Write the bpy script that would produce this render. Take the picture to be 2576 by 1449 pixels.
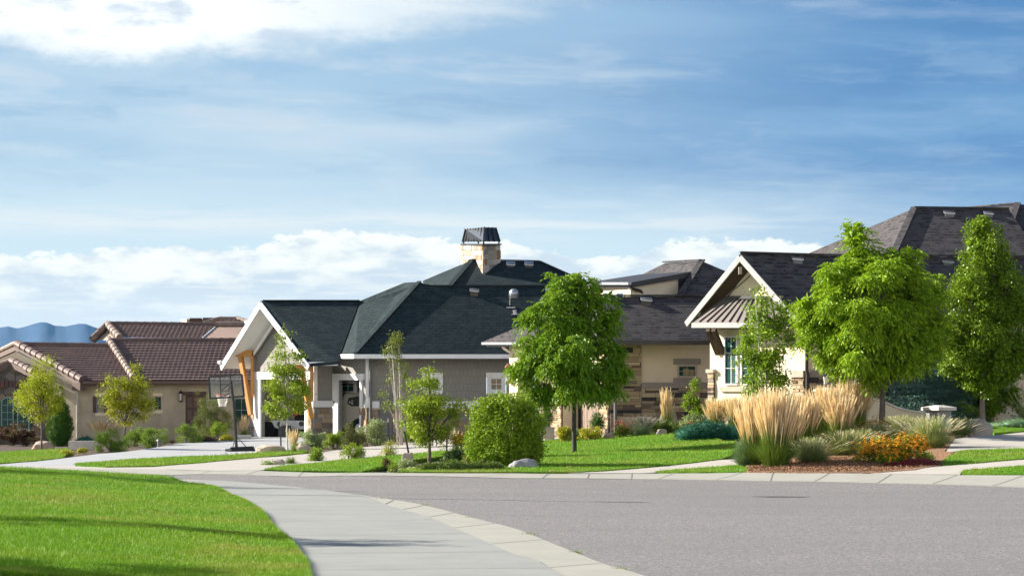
import bpy, math, random
import numpy as np
from mathutils import Vector, geometry
random.seed(7)
RS = np.random.RandomState(11)
R = math.radians
for o in list(bpy.data.objects): bpy.data.objects.remove(o)
C = bpy.context.scene.collection
sc = bpy.context.scene

# ------------------------------------------------------------------ camera
F = 6000.0; HZ = 1040.0; CX = 1288.0; H = 1.5     # focal length / horizon in photo units (2576 wide), eye height
cam = bpy.data.cameras.new('camera'); co = bpy.data.objects.new('camera', cam); C.objects.link(co)
cam.sensor_width = 36; cam.lens = F/2576*36; cam.shift_y = (HZ-724.5)/2576
cam.clip_start = .5; cam.clip_end = 60000
co.location = (0, 0, H); co.rotation_euler = (R(90), 0, 0)
cam.dof.use_dof = True; cam.dof.focus_distance = 66; cam.dof.aperture_fstop = 6.5
sc.camera = co
sc.render.resolution_x = 1024; sc.render.resolution_y = 575
EXP = 1.48
sc.view_settings.view_transform = 'Standard'; sc.view_settings.look = 'None'
sc.view_settings.gamma = 1; sc.view_settings.exposure = EXP

# ------------------------------------------------------------------ sun
SUN_EL = R(24.5); SUN_AZ = R(-72)          # azimuth from +Y towards +X : low in the west, a little beyond the houses
sd = Vector((math.sin(SUN_AZ)*math.cos(SUN_EL), math.cos(SUN_AZ)*math.cos(SUN_EL), math.sin(SUN_EL)))
sl = bpy.data.lights.new('sun', 'SUN'); sl.energy = 5.0; sl.angle = R(.55); sl.color = (1, .93, .82)
so = bpy.data.objects.new('sun', sl); C.objects.link(so)
so.rotation_euler = sd.to_track_quat('Z', 'Y').to_euler(); so.location = (-60, 20, 60)

# ------------------------------------------------------------------ node helpers
def lin(c):
    return tuple((x/255/12.92 if x <= 10.3 else ((x/255+.055)/1.055)**2.4) for x in c)
class NT:
    def __init__(s, tree): s.t = tree
    def n(s, kind, **kw):
        nd = s.t.nodes.new('ShaderNode'+kind)
        for k, v in kw.items(): setattr(nd, k, v)
        return nd
    def put(s, sock, v):
        if isinstance(v, S): s.t.links.new(v.s, sock)
        elif isinstance(v, bpy.types.NodeSocket): s.t.links.new(v, sock)
        elif v is not None:
            if sock.type == 'RGBA' and len(v) == 3: v = tuple(v)+(1,)
            sock.default_value = v
    def math(s, op, a, b=None, c=None, clamp=False):
        nd = s.n('Math', operation=op, use_clamp=clamp)
        for i, v in enumerate((a, b, c)):
            if v is not None: s.put(nd.inputs[i], v)
        return S(s, nd.outputs[0])
    def mix(s, f, a, b, blend='MIX'):
        nd = s.n('Mix', data_type='RGBA', blend_type=blend)
        s.put(nd.inputs[0], f); s.put(nd.inputs[6], a); s.put(nd.inputs[7], b)
        return S(s, nd.outputs[2])
    def noise(s, vec, scale, detail=4, rough=.5, dist=0):
        nd = s.n('TexNoise'); s.put(nd.inputs['Vector'], vec); nd.inputs['Scale'].default_value = scale
        nd.inputs['Detail'].default_value = detail; nd.inputs['Roughness'].default_value = rough
        nd.inputs['Distortion'].default_value = dist
        return S(s, nd.outputs[0])
    def ramp(s, f, stops, interp='LINEAR'):
        nd = s.n('ValToRGB'); s.put(nd.inputs[0], f); cr = nd.color_ramp; cr.interpolation = interp
        while len(cr.elements) < len(stops): cr.elements.new(.5)
        for e, (p, c) in zip(cr.elements, stops):
            e.position = p; e.color = (c, c, c, 1) if not hasattr(c, '__len__') else tuple(c)+(1,)
        return S(s, nd.outputs[0])
    def comb(s, x, y, z=0.0):
        nd = s.n('CombineXYZ')
        for i, v in enumerate((x, y, z)): s.put(nd.inputs[i], v)
        return S(s, nd.outputs[0])
    def sep(s, v):
        nd = s.n('SeparateXYZ'); s.put(nd.inputs[0], v); return [S(s, o) for o in nd.outputs]
    def smooth(s, x, a, b):
        nd = s.n('MapRange', interpolation_type='SMOOTHSTEP'); s.put(nd.inputs[0], x)
        nd.inputs[1].default_value = a; nd.inputs[2].default_value = b
        return S(s, nd.outputs[0])
    def bump(s, h, strength=.3, dist=.02):
        nd = s.n('Bump'); s.put(nd.inputs['Height'], h); nd.inputs['Strength'].default_value = strength
        nd.inputs['Distance'].default_value = dist
        return S(s, nd.outputs[0])
class S:
    def __init__(s, nt, sock): s.nt = nt; s.s = sock
    def __add__(s, o): return s.nt.math('ADD', s, o)
    def __radd__(s, o): return s.nt.math('ADD', s, o)
    def __sub__(s, o): return s.nt.math('SUBTRACT', s, o)
    def __rsub__(s, o): return s.nt.math('SUBTRACT', o, s)
    def __mul__(s, o): return s.nt.math('MULTIPLY', s, o)
    def __rmul__(s, o): return s.nt.math('MULTIPLY', s, o)
    def __truediv__(s, o): return s.nt.math('DIVIDE', s, o)

# ------------------------------------------------------------------ sky (world): Nishita with cloud sheets laid out by direction
world = bpy.data.worlds.new('World'); sc.world = world; world.use_nodes = True
wt = world.node_tree; wt.nodes.clear(); W_ = NT(wt)
sky = W_.n('TexSky', sky_type='NISHITA'); sky.sun_disc = False; sky.sun_elevation = SUN_EL; sky.sun_rotation = SUN_AZ
sky.air_density = 1.0; sky.dust_density = .6; sky.ozone_density = 1.6
tc = W_.n('TexCoord')
dx, dy, dz = W_.sep(tc.outputs['Generated'])
az = W_.math('ARCTAN2', dx, dy)
hyp = W_.math('SQRT', dx*dx + dy*dy)
el = W_.math('DIVIDE', dz, W_.math('MAXIMUM', hyp, .02))
PX = az*F + CX; PY = HZ - W_.math('MINIMUM', el, 3.0)*F
def scol(c, k=1.0):
    return tuple(x*k/2**EXP for x in lin(c))
warp = W_.noise(W_.comb(PX/300, PY/120), 1, 3) - .5
q1 = W_.comb(PX/760 + PY/900 + warp*.35, PY/95 - PX/2600)
streak = W_.noise(q1, 1, 9, .62)
q2 = W_.comb(PX/1500+3.1 + warp*.3, PY/210 + 1.7 - PX/5200)
broad = W_.noise(q2, 1, 8, .55)
# blue-grey stratus sheet
right = W_.smooth(PX + (broad-.5)*500, 650, 2450)
base = W_.mix(right, scol((178, 207, 229)), scol((84, 137, 192)))
base = W_.mix(W_.smooth(broad, .42, .68)*.8, base, W_.mix(right, scol((200, 221, 235)), scol((124, 168, 210))))
base = W_.mix(W_.smooth(W_.math('SUBTRACT', 1.0, broad), .5, .72)*(right*.45+.2), base, W_.mix(right, scol((134, 180, 218)), scol((72, 124, 184))))
stw = W_.smooth(streak, .50, .74)
base = W_.mix(stw*W_.math('SUBTRACT', .8, right*.55), base, scol((216, 228, 235)))
# soft billows inside the stratus
q3 = W_.comb(PX/430 + warp*.8 + 7, PY/88 - PX/4200 + warp*.5)
bil = W_.noise(q3, 1, 9, .6)
vis = W_.smooth(PY, 40, 160)*(1 - W_.smooth(PY, 520, 620))
base = W_.mix(W_.smooth(bil, .50, .68)*vis*(.62 - right*.22), base, W_.mix(right, scol((214, 225, 234)), scol((150, 184, 216))))
base = W_.mix(W_.smooth(bil, .46, .32)*vis*.5, base, W_.mix(right, scol((150, 184, 214)), scol((86, 132, 182))))
# paler air towards the horizon
low = W_.smooth(PY + streak*120 + (PX-1288)*-.01, 420, 690)
base = W_.mix(low*W_.math('SUBTRACT', 1.0, W_.smooth(PX, 1500, 2700)*.8), base, scol((216, 235, 243)))
# white streak bands above the cumulus
def gau(x, c, s):
    t = (x - c)/s
    return W_.math('POWER', 2.718, (t*t)*-1)
bandn = W_.noise(W_.comb(PX/420+9, PY/34), 1, 5, .6)
wb = gau(PY + warp*40, 566, 30)*W_.smooth(bandn, .36, .6)*W_.math('SUBTRACT', 1.0, W_.smooth(PX, 1500, 2500))
base = W_.mix(wb*.85, base, scol((240, 244, 243)))
# long soft diagonal streak through the middle
dg = gau(PY + (PX-1288)*.08 + warp*60, 318, 34)*W_.smooth(PX, 450, 900)*W_.math('SUBTRACT', 1.0, W_.smooth(PX, 1150, 1500))
base = W_.mix(dg*.55, base, scol((205, 222, 234)))
# cumulus bank
prof = W_.ramp(PX/2576, [(0, .73), (.08, .72), (.15, .60), (.21, .66), (.27, .56), (.30, .42), (.36, .42), (.45, .5), (.5, .50),
                         (.56, .80), (.6, .78), (.64, .60), (.69, .46), (.74, .52), (.82, .62), (1, .75)][:16], 'B_SPLINE')
T = prof*200 + 500
puff = W_.noise(W_.comb(PX/110, PY/62), 1, 10, .66)
puff2 = W_.noise(W_.comb(PX/210+5, PY/80+2), 1, 5, .55)
edge = (PY - T) + (puff-.5)*120
cm = W_.smooth(edge, -3, 10)
dep = W_.smooth(edge, 10, 130)
shade = W_.smooth(puff2 + dep*.14 - W_.smooth(puff, .3, .7)*.12, .40, .60)
cc = W_.mix(shade, scol((255, 253, 241), 1.12), scol((218, 228, 236)))
thin = W_.smooth(PY, 690, 830)
cc = W_.mix(thin*.7, cc, scol((238, 244, 244)))
lowst = W_.smooth(W_.noise(W_.comb(PX/260, PY/20), 1, 5, .6), .48, .62)*W_.smooth(PY, 640, 720)
cc = W_.mix(lowst*.75, cc, scol((250, 250, 244)))
base = W_.mix(cm*W_.math('SUBTRACT', .97, W_.smooth(PY, 700, 1040)*.25), base, cc)
# bright cloud, upper left
bp = W_.ramp(PX/2576, [(0, .63), (.04, .74), (.10, .87), (.15, .84), (.2, .70), (.28, .62), (.36, .52), (.44, .40), (.52, .2), (.62, 0.0)], 'B_SPLINE')
B = bp*220 - 10
te = (B - PY) + (puff-.5)*110 + (broad-.5)*60
tm = W_.smooth(te, -22, 62)
tcol = W_.mix(W_.smooth(puff2 + (puff-.5)*.25, .50, .70), scol((255, 255, 250), 1.15), scol((222, 232, 242)))
base = W_.mix(tm*W_.math('SUBTRACT', .95, W_.smooth(PX, 500, 1400)*.7), base, tcol)
# shadowed belly just under it
bl = gau(te, -40, 34)*W_.smooth(PX, 250, 700)*W_.math('SUBTRACT', 1.0, W_.smooth(PX, 1500, 1900))
base = W_.mix(bl*.45, base, scol((148, 188, 222)))
# unseen sky high overhead, darkened to cut the light on the roof slopes
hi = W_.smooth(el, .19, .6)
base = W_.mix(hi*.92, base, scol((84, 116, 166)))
# bright cloud bank added in the unseen sky behind the viewer to light facing walls
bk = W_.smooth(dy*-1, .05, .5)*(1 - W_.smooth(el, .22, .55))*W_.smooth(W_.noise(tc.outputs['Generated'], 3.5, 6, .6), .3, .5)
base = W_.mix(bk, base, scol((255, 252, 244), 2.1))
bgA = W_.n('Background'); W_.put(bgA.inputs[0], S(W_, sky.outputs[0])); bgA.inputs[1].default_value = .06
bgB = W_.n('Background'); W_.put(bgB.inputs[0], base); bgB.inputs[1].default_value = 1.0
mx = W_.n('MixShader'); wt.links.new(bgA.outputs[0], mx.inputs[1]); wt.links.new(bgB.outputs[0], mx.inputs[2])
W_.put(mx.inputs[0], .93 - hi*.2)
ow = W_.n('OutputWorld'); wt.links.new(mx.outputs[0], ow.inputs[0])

# ------------------------------------------------------------------ materials
def newmat(name):
    m = bpy.data.materials.new(name); m.use_nodes = True; m.node_tree.nodes.clear()
    t = NT(m.node_tree); p = t.n('BsdfPrincipled'); o = t.n('OutputMaterial')
    m.node_tree.links.new(p.outputs[0], o.inputs[0])
    return m, t, p, o
def coord(t, which='Object'):
    return t.n('TexCoord').outputs[which]
def simple(name, a, b=None, scale=6, rough=.8, metal=0, bump=0, bscale=None, detail=5, stretch=None, spec=None):
    m, t, p, o = newmat(name); v = coord(t)
    if stretch:
        mp = t.n('Mapping'); t.put(mp.inputs[0], v); mp.inputs['Scale'].default_value = stretch; v = mp.outputs[0]
    if b is None: b = tuple(x*.75 for x in a)
    n = t.noise(v, scale, detail, .6)
    t.put(p.inputs['Base Color'], t.mix(t.smooth(n, .3, .7), a, b))
    p.inputs['Roughness'].default_value = rough; p.inputs['Metallic'].default_value = metal
    if spec is not None: p.inputs['Specular IOR Level'].default_value = spec
    if bump: t.put(p.inputs['Normal'], t.bump(t.noise(v, bscale or scale*4, 6, .6), bump))
    return m
def brickmat(name, c1, c2, mortar, bw, rh, msize=.01, rough=.85, bump=.5, offset=.5, noise=.3, nscale=3, c3=None, spec=.3, bd=.01, dash=0):
    m, t, p, o = newmat(name); uv = coord(t, 'UV')
    b = t.n('TexBrick', offset=offset); t.put(b.inputs['Vector'], uv)
    for i, c in zip(range(1, 4), (c1, c2, mortar)): b.inputs[i].default_value = tuple(c)+(1,)
    b.inputs['Scale'].default_value = 1; b.inputs['Mortar Size'].default_value = msize
    b.inputs['Brick Width'].default_value = bw; b.inputs['Row Height'].default_value = rh; b.inputs['Bias'].default_value = 0
    n = t.noise(coord(t), nscale, 6, .65)
    col = t.mix(t.smooth(n, .25, .75)*noise, S(t, b.outputs[0]), c3 or tuple(x*.6 for x in c1))
    fine = t.noise(uv, 45, 3, .7)
    if dash:       # laminated shingles: short dark dashes and toned tabs along each row
        uu, vv, _ = t.sep(uv); r = vv/rh; row = t.math('FLOOR', r); fr = r - row
        dm = t.smooth(t.noise(t.comb(uu*3.2, row*7.31), 1, 2, .5), .48, .56)*t.smooth(fr, .52, .38)
        col = t.mix(dm*dash, col, tuple(x*.25 for x in c1)); tone = t.noise(t.comb(uu*1.7+3, row*3.7), 1, 2, .5)
        col = t.mix(t.smooth(tone, .5, .62)*.5, col, c2)
    col = t.mix(.35, col, t.mix(fine, (0, 0, 0), tuple(min(1, x*2.0) for x in c1)))
    t.put(p.inputs['Base Color'], col)
    p.inputs['Roughness'].default_value = rough; p.inputs['Specular IOR Level'].default_value = spec
    t.put(p.inputs['Normal'], t.bump((1 - S(t, b.outputs[1])) + fine*.25, bump, bd))
    return m
def leafmat(name, a, b, c=None, trans_=.4, rough=.5, nscale=.9):
    m, t, p, o = newmat(name)
    g = t.n('NewGeometry'); r = S(t, g.outputs['Random Per Island'])
    n = t.noise(coord(t), nscale, 3, .6)
    col = t.mix(r, a, b)
    col = t.mix(t.smooth(n, .35, .7)*.6, col, c or tuple((x+y)*.5 for x, y in zip(a, b)))
    if name == 'lawn_blades':
        dry = t.smooth(t.noise(coord(t), .55, 6, .65), .50, .66)
        col = t.mix(dry*.75, col, (.30, .29, .06)); col = t.mix(t.smooth(t.noise(coord(t), 3.2, 4, .6), .5, .7)*.5, col, (.03, .11, .004))
    t.put(p.inputs['Base Color'], col); p.inputs['Roughness'].default_value = rough
    p.inputs['Specular IOR Level'].default_value = .2
    tr = t.n('BsdfTranslucent'); t.put(tr.inputs[0], t.mix(.35, col, (.45, .6, .04)))
    mxs = t.n('MixShader'); mxs.inputs[0].default_value = trans_*.5
    m.node_tree.links.new(p.outputs[0], mxs.inputs[1]); m.node_tree.links.new(tr.outputs[0], mxs.inputs[2])
    m.node_tree.links.new(mxs.outputs[0], o.inputs[0])
    return m
def attrmat(name, rough=.9, bump=.4):
    m, t, p, o = newmat(name)
    a = t.n('Attribute', attribute_name='Col')
    v = coord(t); n = t.noise(v, 9, 6, .65)
    t.put(p.inputs['Base Color'], t.mix(t.smooth(n, .3, .75)*.35, S(t, a.outputs[0]), t.mix(.5, S(t, a.outputs[0]), (.08, .06, .05))))
    p.inputs['Roughness'].default_value = rough; p.inputs['Specular IOR Level'].default_value = .2
    t.put(p.inputs['Normal'], t.bump(t.noise(v, 22, 5, .6), bump, .03))
    return m
M = {}
M['white'] = simple('white_paint', (.80, .80, .80), (.72, .73, .74), 3, .5)
M['whitewood'] = simple('weathered_white_board', (.40, .39, .37), (.30, .29, .28), 8, .7, bump=.1)
M['soffit'] = simple('soffit_paint', (.88, .89, .87), (.84, .85, .82), 2, .7)
M['wood'] = simple('stained_timber', (.58, .28, .06), (.42, .18, .035), 5, .55, bump=.15, stretch=(6, 6, 1))
M['dwood'] = simple('dark_stained_timber', (.09, .055, .035), (.06, .035, .022), 5, .7, bump=.15, stretch=(6, 6, 1))
M['greysiding'] = brickmat('grey_shake_siding', (.27, .26, .235), (.23, .22, .20), (.09, .085, .08), .17, .30, .006, .85, .5, .5, .25, 1.2, bd=.006)
M['shingle_slate'] = brickmat('dark_slate_shingles', (.018, .030, .035), (.040, .055, .056), (.005, .010, .015), .30, .17, .012, .9, .5, .37, .4, 1.6, (.02, .03, .034), .1, dash=.6)
M['shingle_brown'] = brickmat('weathered_brown_shingles', (.055, .052, .057), (.105, .098, .096), (.04, .037, .04), .33, .16, .006, .9, .7, .37, .45, 2.2, (.065, .058, .064), .1, dash=.9)
M['tile'] = simple('clay_roof_tile', (.16, .103, .088), (.11, .075, .07), 2.2, .6, spec=.35)
M['tileridge'] = simple('clay_ridge_tile', (.27, .20, .155), (.15, .11, .09), 3, .7)
M['tilesunlit'] = brickmat('sunlit_brown_tiles', (.33, .235, .19), (.28, .20, .16), (.19, .13, .11), .3, .2, .012, .85, .4, .5, .3, 2)  # clay tile lightened in its colour to stand for full sun
M['stucco_tan'] = simple('mottled_tan_stucco', (.48, .41, .30), (.33, .28, .205), .9, .95, bump=.25, bscale=40, detail=8)
M['stucco_cream'] = simple('cream_stucco', (.72, .61, .45), (.66, .56, .41), 1.4, .95, bump=.2, bscale=50)
M['stucco_beige'] = simple('beige_stucco', (.72, .575, .44), (.66, .525, .40), 1.2, .95, bump=.2, bscale=50)
M['trim_taupe'] = simple('taupe_trim', (.30, .245, .215), (.25, .205, .18), 3, .9)
M['trim_stone'] = simple('cast_stone_trim', (.46, .39, .31), (.38, .32, .26), 5, .9, bump=.2)
M['brownfascia'] = simple('brown_fascia', (.13, .075, .055), (.10, .06, .045), 4, .6)
M['darkfascia'] = simple('dark_brown_gutter', (.05, .035, .028), (.035, .026, .02), 4, .4)
M['greypipe'] = simple('grey_downspout', (.16, .16, .155), (.12, .12, .12), 4, .5)
M['palepipe'] = simple('pale_downspout', (.48, .46, .39), (.4, .38, .33), 4, .6)
M['blackmetal'] = simple('black_metal', (.012, .014, .017), (.02, .022, .026), 6, .35, spec=.5)
M['darkglass'] = simple('tinted_car_glass', (.008, .009, .010), (.012, .013, .014), 2, .15, spec=.3)
M['roofmetal'] = simple('standing_seam_metal', (.045, .055, .07), (.035, .042, .055), 3, .35, metal=.4)
M['baymetal'] = simple('brown_seam_metal', (.21, .18, .165), (.17, .145, .135), 2, .45, metal=.3)
M['seam'] = simple('dark_seam_metal', (.03, .025, .025), (.02, .018, .018), 4, .5)
M['greymetal'] = simple('galvanised_metal', (.42, .44, .46), (.34, .35, .37), 5, .35, metal=.6)
M['glass'] = simple('window_glass', (.008, .04, .036), (.012, .055, .048), 1.5, .12, spec=.28)
M['amber'] = simple('amber_glass', (.30, .235, .12), (.20, .16, .09), 2, .3)  # even amber base colour
M['teal'] = simple('teal_shutter', (.05, .14, .12), (.035, .11, .095), 5, .6)
M['greenframe'] = simple('pale_green_window_trim', (.16, .33, .28), (.14, .28, .24), 5, .6)
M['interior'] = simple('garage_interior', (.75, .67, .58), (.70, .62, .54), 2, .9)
M['blackvoid'] = simple('shade_black', (.02, .018, .018), (.012, .011, .011), 2, .9)  # near-black standing in for shade inside the openings
M['doorwood'] = simple('weathered_garage_boards', (.27, .20, .15), (.18, .13, .10), 5, .85, bump=.2, stretch=(7, 7, .5))
M['doorbrown'] = simple('red_brown_door', (.085, .035, .024), (.06, .025, .018), 4, .6)
M['suv'] = simple('champagne_car_paint', (.50, .46, .36), (.46, .42, .33), 1, .25, spec=.6)
M['rubber'] = simple('black_rubber', (.014, .014, .015), (.02, .02, .02), 8, .8)
M['red'] = simple('red_plastic', (.62, .02, .015), (.5, .015, .012), 6, .4)
M['orange'] = simple('orange_rim', (.65, .12, .06), (.5, .1, .05), 6, .5)
M['netw'] = simple('white_net', (.75, .73, .68), (.65, .63, .6), 6, .8)
M['bark'] = simple('grey_brown_bark', (.085, .07, .06), (.14, .115, .10), 10, .9, bump=.5, stretch=(3, 3, .7))
M['barkdark'] = simple('dark_bark', (.028, .026, .026), (.05, .045, .042), 10, .85, bump=.5, stretch=(3, 3, .7))  # plain darker tone than the other barks
M['barkwhite'] = simple('white_aspen_bark', (.62, .57, .50), (.36, .32, .27), 7, .8, bump=.3, stretch=(2, 2, 1))
M['barkred'] = simple('red_brown_bark', (.17, .12, .105), (.24, .18, .155), 8, .9, bump=.5, stretch=(3, 3, .7))
M['boulder'] = simple('granite_boulder', (.25, .215, .19), (.38, .33, .28), 3, .95, bump=.8, bscale=7, detail=9)
M['boulderlight'] = simple('pale_sandstone', (.50, .41, .31), (.36, .29, .22), 2.5, .95, bump=.8, bscale=6, detail=9)
M['bouldergrey'] = simple('grey_boulder', (.20, .20, .215), (.30, .30, .30), 3, .95, bump=.8, bscale=7, detail=9)
M['bouldertan'] = simple('tan_granite', (.42, .32, .25), (.33, .25, .20), 3, .95, bump=.6, bscale=9, detail=9)
M['bouldered'] = simple('red_rock', (.45, .22, .14), (.35, .17, .11), 3, .95, bump=.6)
M['whitestone'] = simple('pale_cut_stone', (.62, .58, .52), (.50, .46, .42), 3, .9, bump=.4, bscale=14)
M['stonecol'] = attrmat('laid_stone')
M['mortar'] = simple('mortar', (.10, .085, .07), (.07, .06, .05), 8, .95)
M['mortarlight'] = simple('pale_mortar', (.26, .23, .19), (.2, .175, .15), 8, .95)
M['lampglass'] = simple('frosted_lamp_glass', (.62, .60, .55), (.55, .53, .5), 5, .3)
M['copper'] = simple('copper_lantern', (.34, .17, .08), (.2, .1, .05), 8, .35, metal=.5)
M['mountain'] = simple('hazy_mountain', (.012, .05, .12), (.02, .065, .14), .002, .95)  # blue of the distance haze put into the base colour
L = {}
L['ash'] = leafmat('ash_leaves', (.060, .16, .006), (.20, .34, .012), (.11, .23, .008), .45)
L['ashbright'] = leafmat('bright_ash_leaves', (.10, .22, .005), (.30, .44, .012), (.19, .33, .008), .55)
L['pear'] = leafmat('pear_leaves', (.07, .15, .006), (.22, .33, .014), (.12, .21, .01), .42, .4)
L['locust'] = leafmat('yellow_green_locust_leaves', (.32, .38, .012), (.52, .50, .018), (.26, .34, .012), .5)
L['orangegreen'] = leafmat('autumn_tinted_leaves', (.22, .28, .014), (.48, .42, .02), (.20, .26, .012), .45)
L['crab'] = leafmat('ornamental_tree_leaves', (.14, .23, .012), (.34, .42, .026), (.21, .29, .018), .42)
L['aspen'] = leafmat('aspen_leaves', (.09, .14, .018), (.22, .24, .04), (.13, .16, .025), .4)
L['poplar'] = leafmat('poplar_leaves', (.10, .22, .010), (.28, .40, .02), (.17, .26, .014), .42)
L['shrub'] = leafmat('shrub_leaves', (.10, .20, .010), (.30, .41, .02), (.18, .27, .012), .4)
L['darkshrub'] = leafmat('dark_shrub_leaves', (.018, .05, .010), (.04, .09, .015), None, .2)
L['variegated'] = leafmat('variegated_leaves', (.20, .28, .10), (.48, .52, .30), (.16, .24, .07), .35)
L['yellow'] = leafmat('golden_shrub_leaves', (.36, .33, .015), (.52, .44, .02), (.24, .28, .015), .4)
L['burgundy'] = leafmat('burgundy_leaves', (.06, .012, .014), (.13, .03, .025), (.04, .03, .012), .2)
L['rust'] = leafmat('rusty_leaves', (.20, .10, .02), (.16, .15, .03), (.1, .08, .02), .3)
L['spruce'] = leafmat('blue_spruce_needles', (.07, .16, .14), (.17, .30, .27), (.04, .10, .09), .1, .6)
L['juniper'] = leafmat('blue_juniper_needles', (.014, .105, .075), (.035, .18, .12), (.01, .07, .055), .15, .6)
L['creeper'] = leafmat('creeping_juniper_needles', (.09, .15, .02), (.17, .23, .05), (.06, .12, .03), .2, .7)
L['arbor'] = leafmat('arborvitae_foliage', (.03, .10, .008), (.08, .17, .012), (.018, .06, .008), .2, .6)
L['pine'] = leafmat('pine_needles', (.08, .13, .025), (.19, .22, .06), (.22, .15, .06), .2, .6)
L['mugo'] = leafmat('mugo_pine_needles', (.13, .24, .02), (.30, .40, .05), (.09, .18, .02), .25, .6)
L['blade'] = leafmat('ornamental_grass_blades', (.06, .13, .015), (.16, .23, .035), (.10, .16, .02), .3)
L['bladeblue'] = leafmat('blue_green_grass_blades', (.10, .20, .11), (.20, .30, .16), (.13, .22, .10), .3)
L['bladepale'] = leafmat('pale_green_grass_blades', (.20, .26, .08), (.38, .40, .17), (.24, .30, .10), .35)
L['plume'] = leafmat('wheat_coloured_plumes', (.82, .60, .38), (.90, .72, .50), (.78, .54, .32), .6, .8)
L['plumepale'] = leafmat('pale_seed_heads', (.70, .62, .42), (.82, .74, .52), (.6, .54, .34), .5, .8)
L['plumebrown'] = leafmat('brown_seed_heads', (.26, .15, .09), (.38, .25, .16), (.22, .14, .08), .25, .8)
L['lavender'] = leafmat('lavender_spikes', (.24, .20, .24), (.38, .32, .36), (.22, .22, .16), .3, .8)
L['petal'] = leafmat('orange_petals', (.72, .28, .008), (.85, .42, .012), (.60, .2, .006), .25, .6)
L['cone'] = leafmat('dark_flower_centres', (.03, .015, .01), (.07, .03, .015), None, 0, .8)
L['redflower'] = leafmat('red_flowers', (.55, .05, .05), (.62, .14, .09), (.5, .08, .12), .25)
L['sedum'] = leafmat('dark_red_sedum', (.15, .015, .03), (.26, .04, .05), (.08, .03, .02), .15)
L['turf'] = leafmat('lawn_blades', (.075, .225, .006), (.165, .36, .010), (.25, .34, .03), .35, .6, .5)

def lawnmat():
    m, t, p, o = newmat('lawn_turf'); v = coord(t)
    big = t.noise(v, .28, 5, .6); mid = t.noise(v, 2.4, 6, .65); fine = t.noise(v, 38, 4, .7)
    c = t.mix(t.smooth(mid, .3, .7), (.065, .185, .005), (.12, .275, .008))
    c = t.mix(t.smooth(big, .45, .68)*.75, c, (.24, .27, .045))
    c = t.mix(fine*.55, c, (.05, .11, .005))
    t.put(p.inputs['Base Color'], c); p.inputs['Roughness'].default_value = .9; p.inputs['Specular IOR Level'].default_value = .15
    t.put(p.inputs['Normal'], t.bump(fine + mid*.5, .8, .05)); return m
def asphalt():
    m, t, p, o = newmat('asphalt'); v = coord(t)
    vo = t.n('TexVoronoi'); t.put(vo.inputs['Vector'], v); vo.inputs['Scale'].default_value = 42
    agg = t.ramp(S(t, vo.outputs['Color']), [(0, (.09, .087, .084)), (.45, (.175, .168, .165)), (.8, (.27, .255, .25)), (1, (.42, .40, .39))])
    mp = t.n('Mapping'); t.put(mp.inputs[0], v); mp.inputs['Scale'].default_value = (.35, 1, 1)
    big = t.noise(mp.outputs[0], .35, 6, .6)
    c = t.mix(t.smooth(big, .3, .75)*.45, agg, (.15, .144, .141))
    f2 = t.noise(v, 14, 5, .7)
    c = t.mix(t.smooth(f2, .45, .75)*.35, c, (.15, .14, .14))
    t.put(p.inputs['Base Color'], c); p.inputs['Roughness'].default_value = .92; p.inputs['Specular IOR Level'].default_value = .2
    t.put(p.inputs['Normal'], t.bump(S(t, vo.outputs['Distance']), .35, .008)); return m
def concrete(name, a, b, dirt=(.25, .23, .2)):
    m, t, p, o = newmat(name); v = coord(t)
    n = t.noise(v, 1.1, 8, .65); f = t.noise(v, 30, 4, .7); sp = t.noise(v, 6, 3, .5)
    c = t.mix(t.smooth(n, .3, .7), a, b); c = t.mix(f*.25, c, dirt); c = t.mix(t.smooth(sp, .66, .74)*.4, c, dirt)
    t.put(p.inputs['Base Color'], c); p.inputs['Roughness'].default_value = .85; p.inputs['Specular IOR Level'].default_value = .25
    t.put(p.inputs['Normal'], t.bump(f, .2, .01)); return m
def mulchmat(name, a, b, c3):
    m, t, p, o = newmat(name); v = coord(t)
    vo = t.n('TexVoronoi'); t.put(vo.inputs['Vector'], v); vo.inputs['Scale'].default_value = 26; vo.inputs['Randomness'].default_value = 1
    c = t.ramp(S(t, vo.outputs['Color']), [(0, c3), (.5, a), (1, b)])
    n = t.noise(v, 2, 5, .6); c = t.mix(t.smooth(n, .4, .7)*.4, c, c3)
    t.put(p.inputs['Base Color'], c); p.inputs['Roughness'].default_value = .95
    t.put(p.inputs['Normal'], t.bump(S(t, vo.outputs['Distance']), 1, .04)); return m
M['lawn'] = lawnmat(); M['asphalt'] = asphalt()
M['walk'] = concrete('pavement_concrete', (.245, .255, .24), (.285, .295, .275))
M['curb'] = concrete('kerb_concrete', (.31, .305, .265), (.36, .35, .305))
M['drive_grey'] = concrete('grey_driveway_concrete', (.33, .34, .35), (.39, .40, .41))
M['drive_tan'] = concrete('warm_driveway_concrete', (.40, .37, .33), (.45, .42, .375))
M['soil'] = mulchmat('brown_mulch_soil', (.10, .065, .045), (.16, .11, .08), (.045, .03, .022))
M['mulch'] = mulchmat('orange_bark_mulch', (.30, .15, .07), (.45, .26, .14), (.12, .06, .03))
M['joint'] = simple('concrete_joint', (.17, .165, .15), (.22, .21, .19), 9, .95)
M['stain'] = simple('tyre_mark', (.05, .047, .047), (.11, .10, .10), 9, .9)
M['seamgrass'] = L['creeper']
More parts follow.
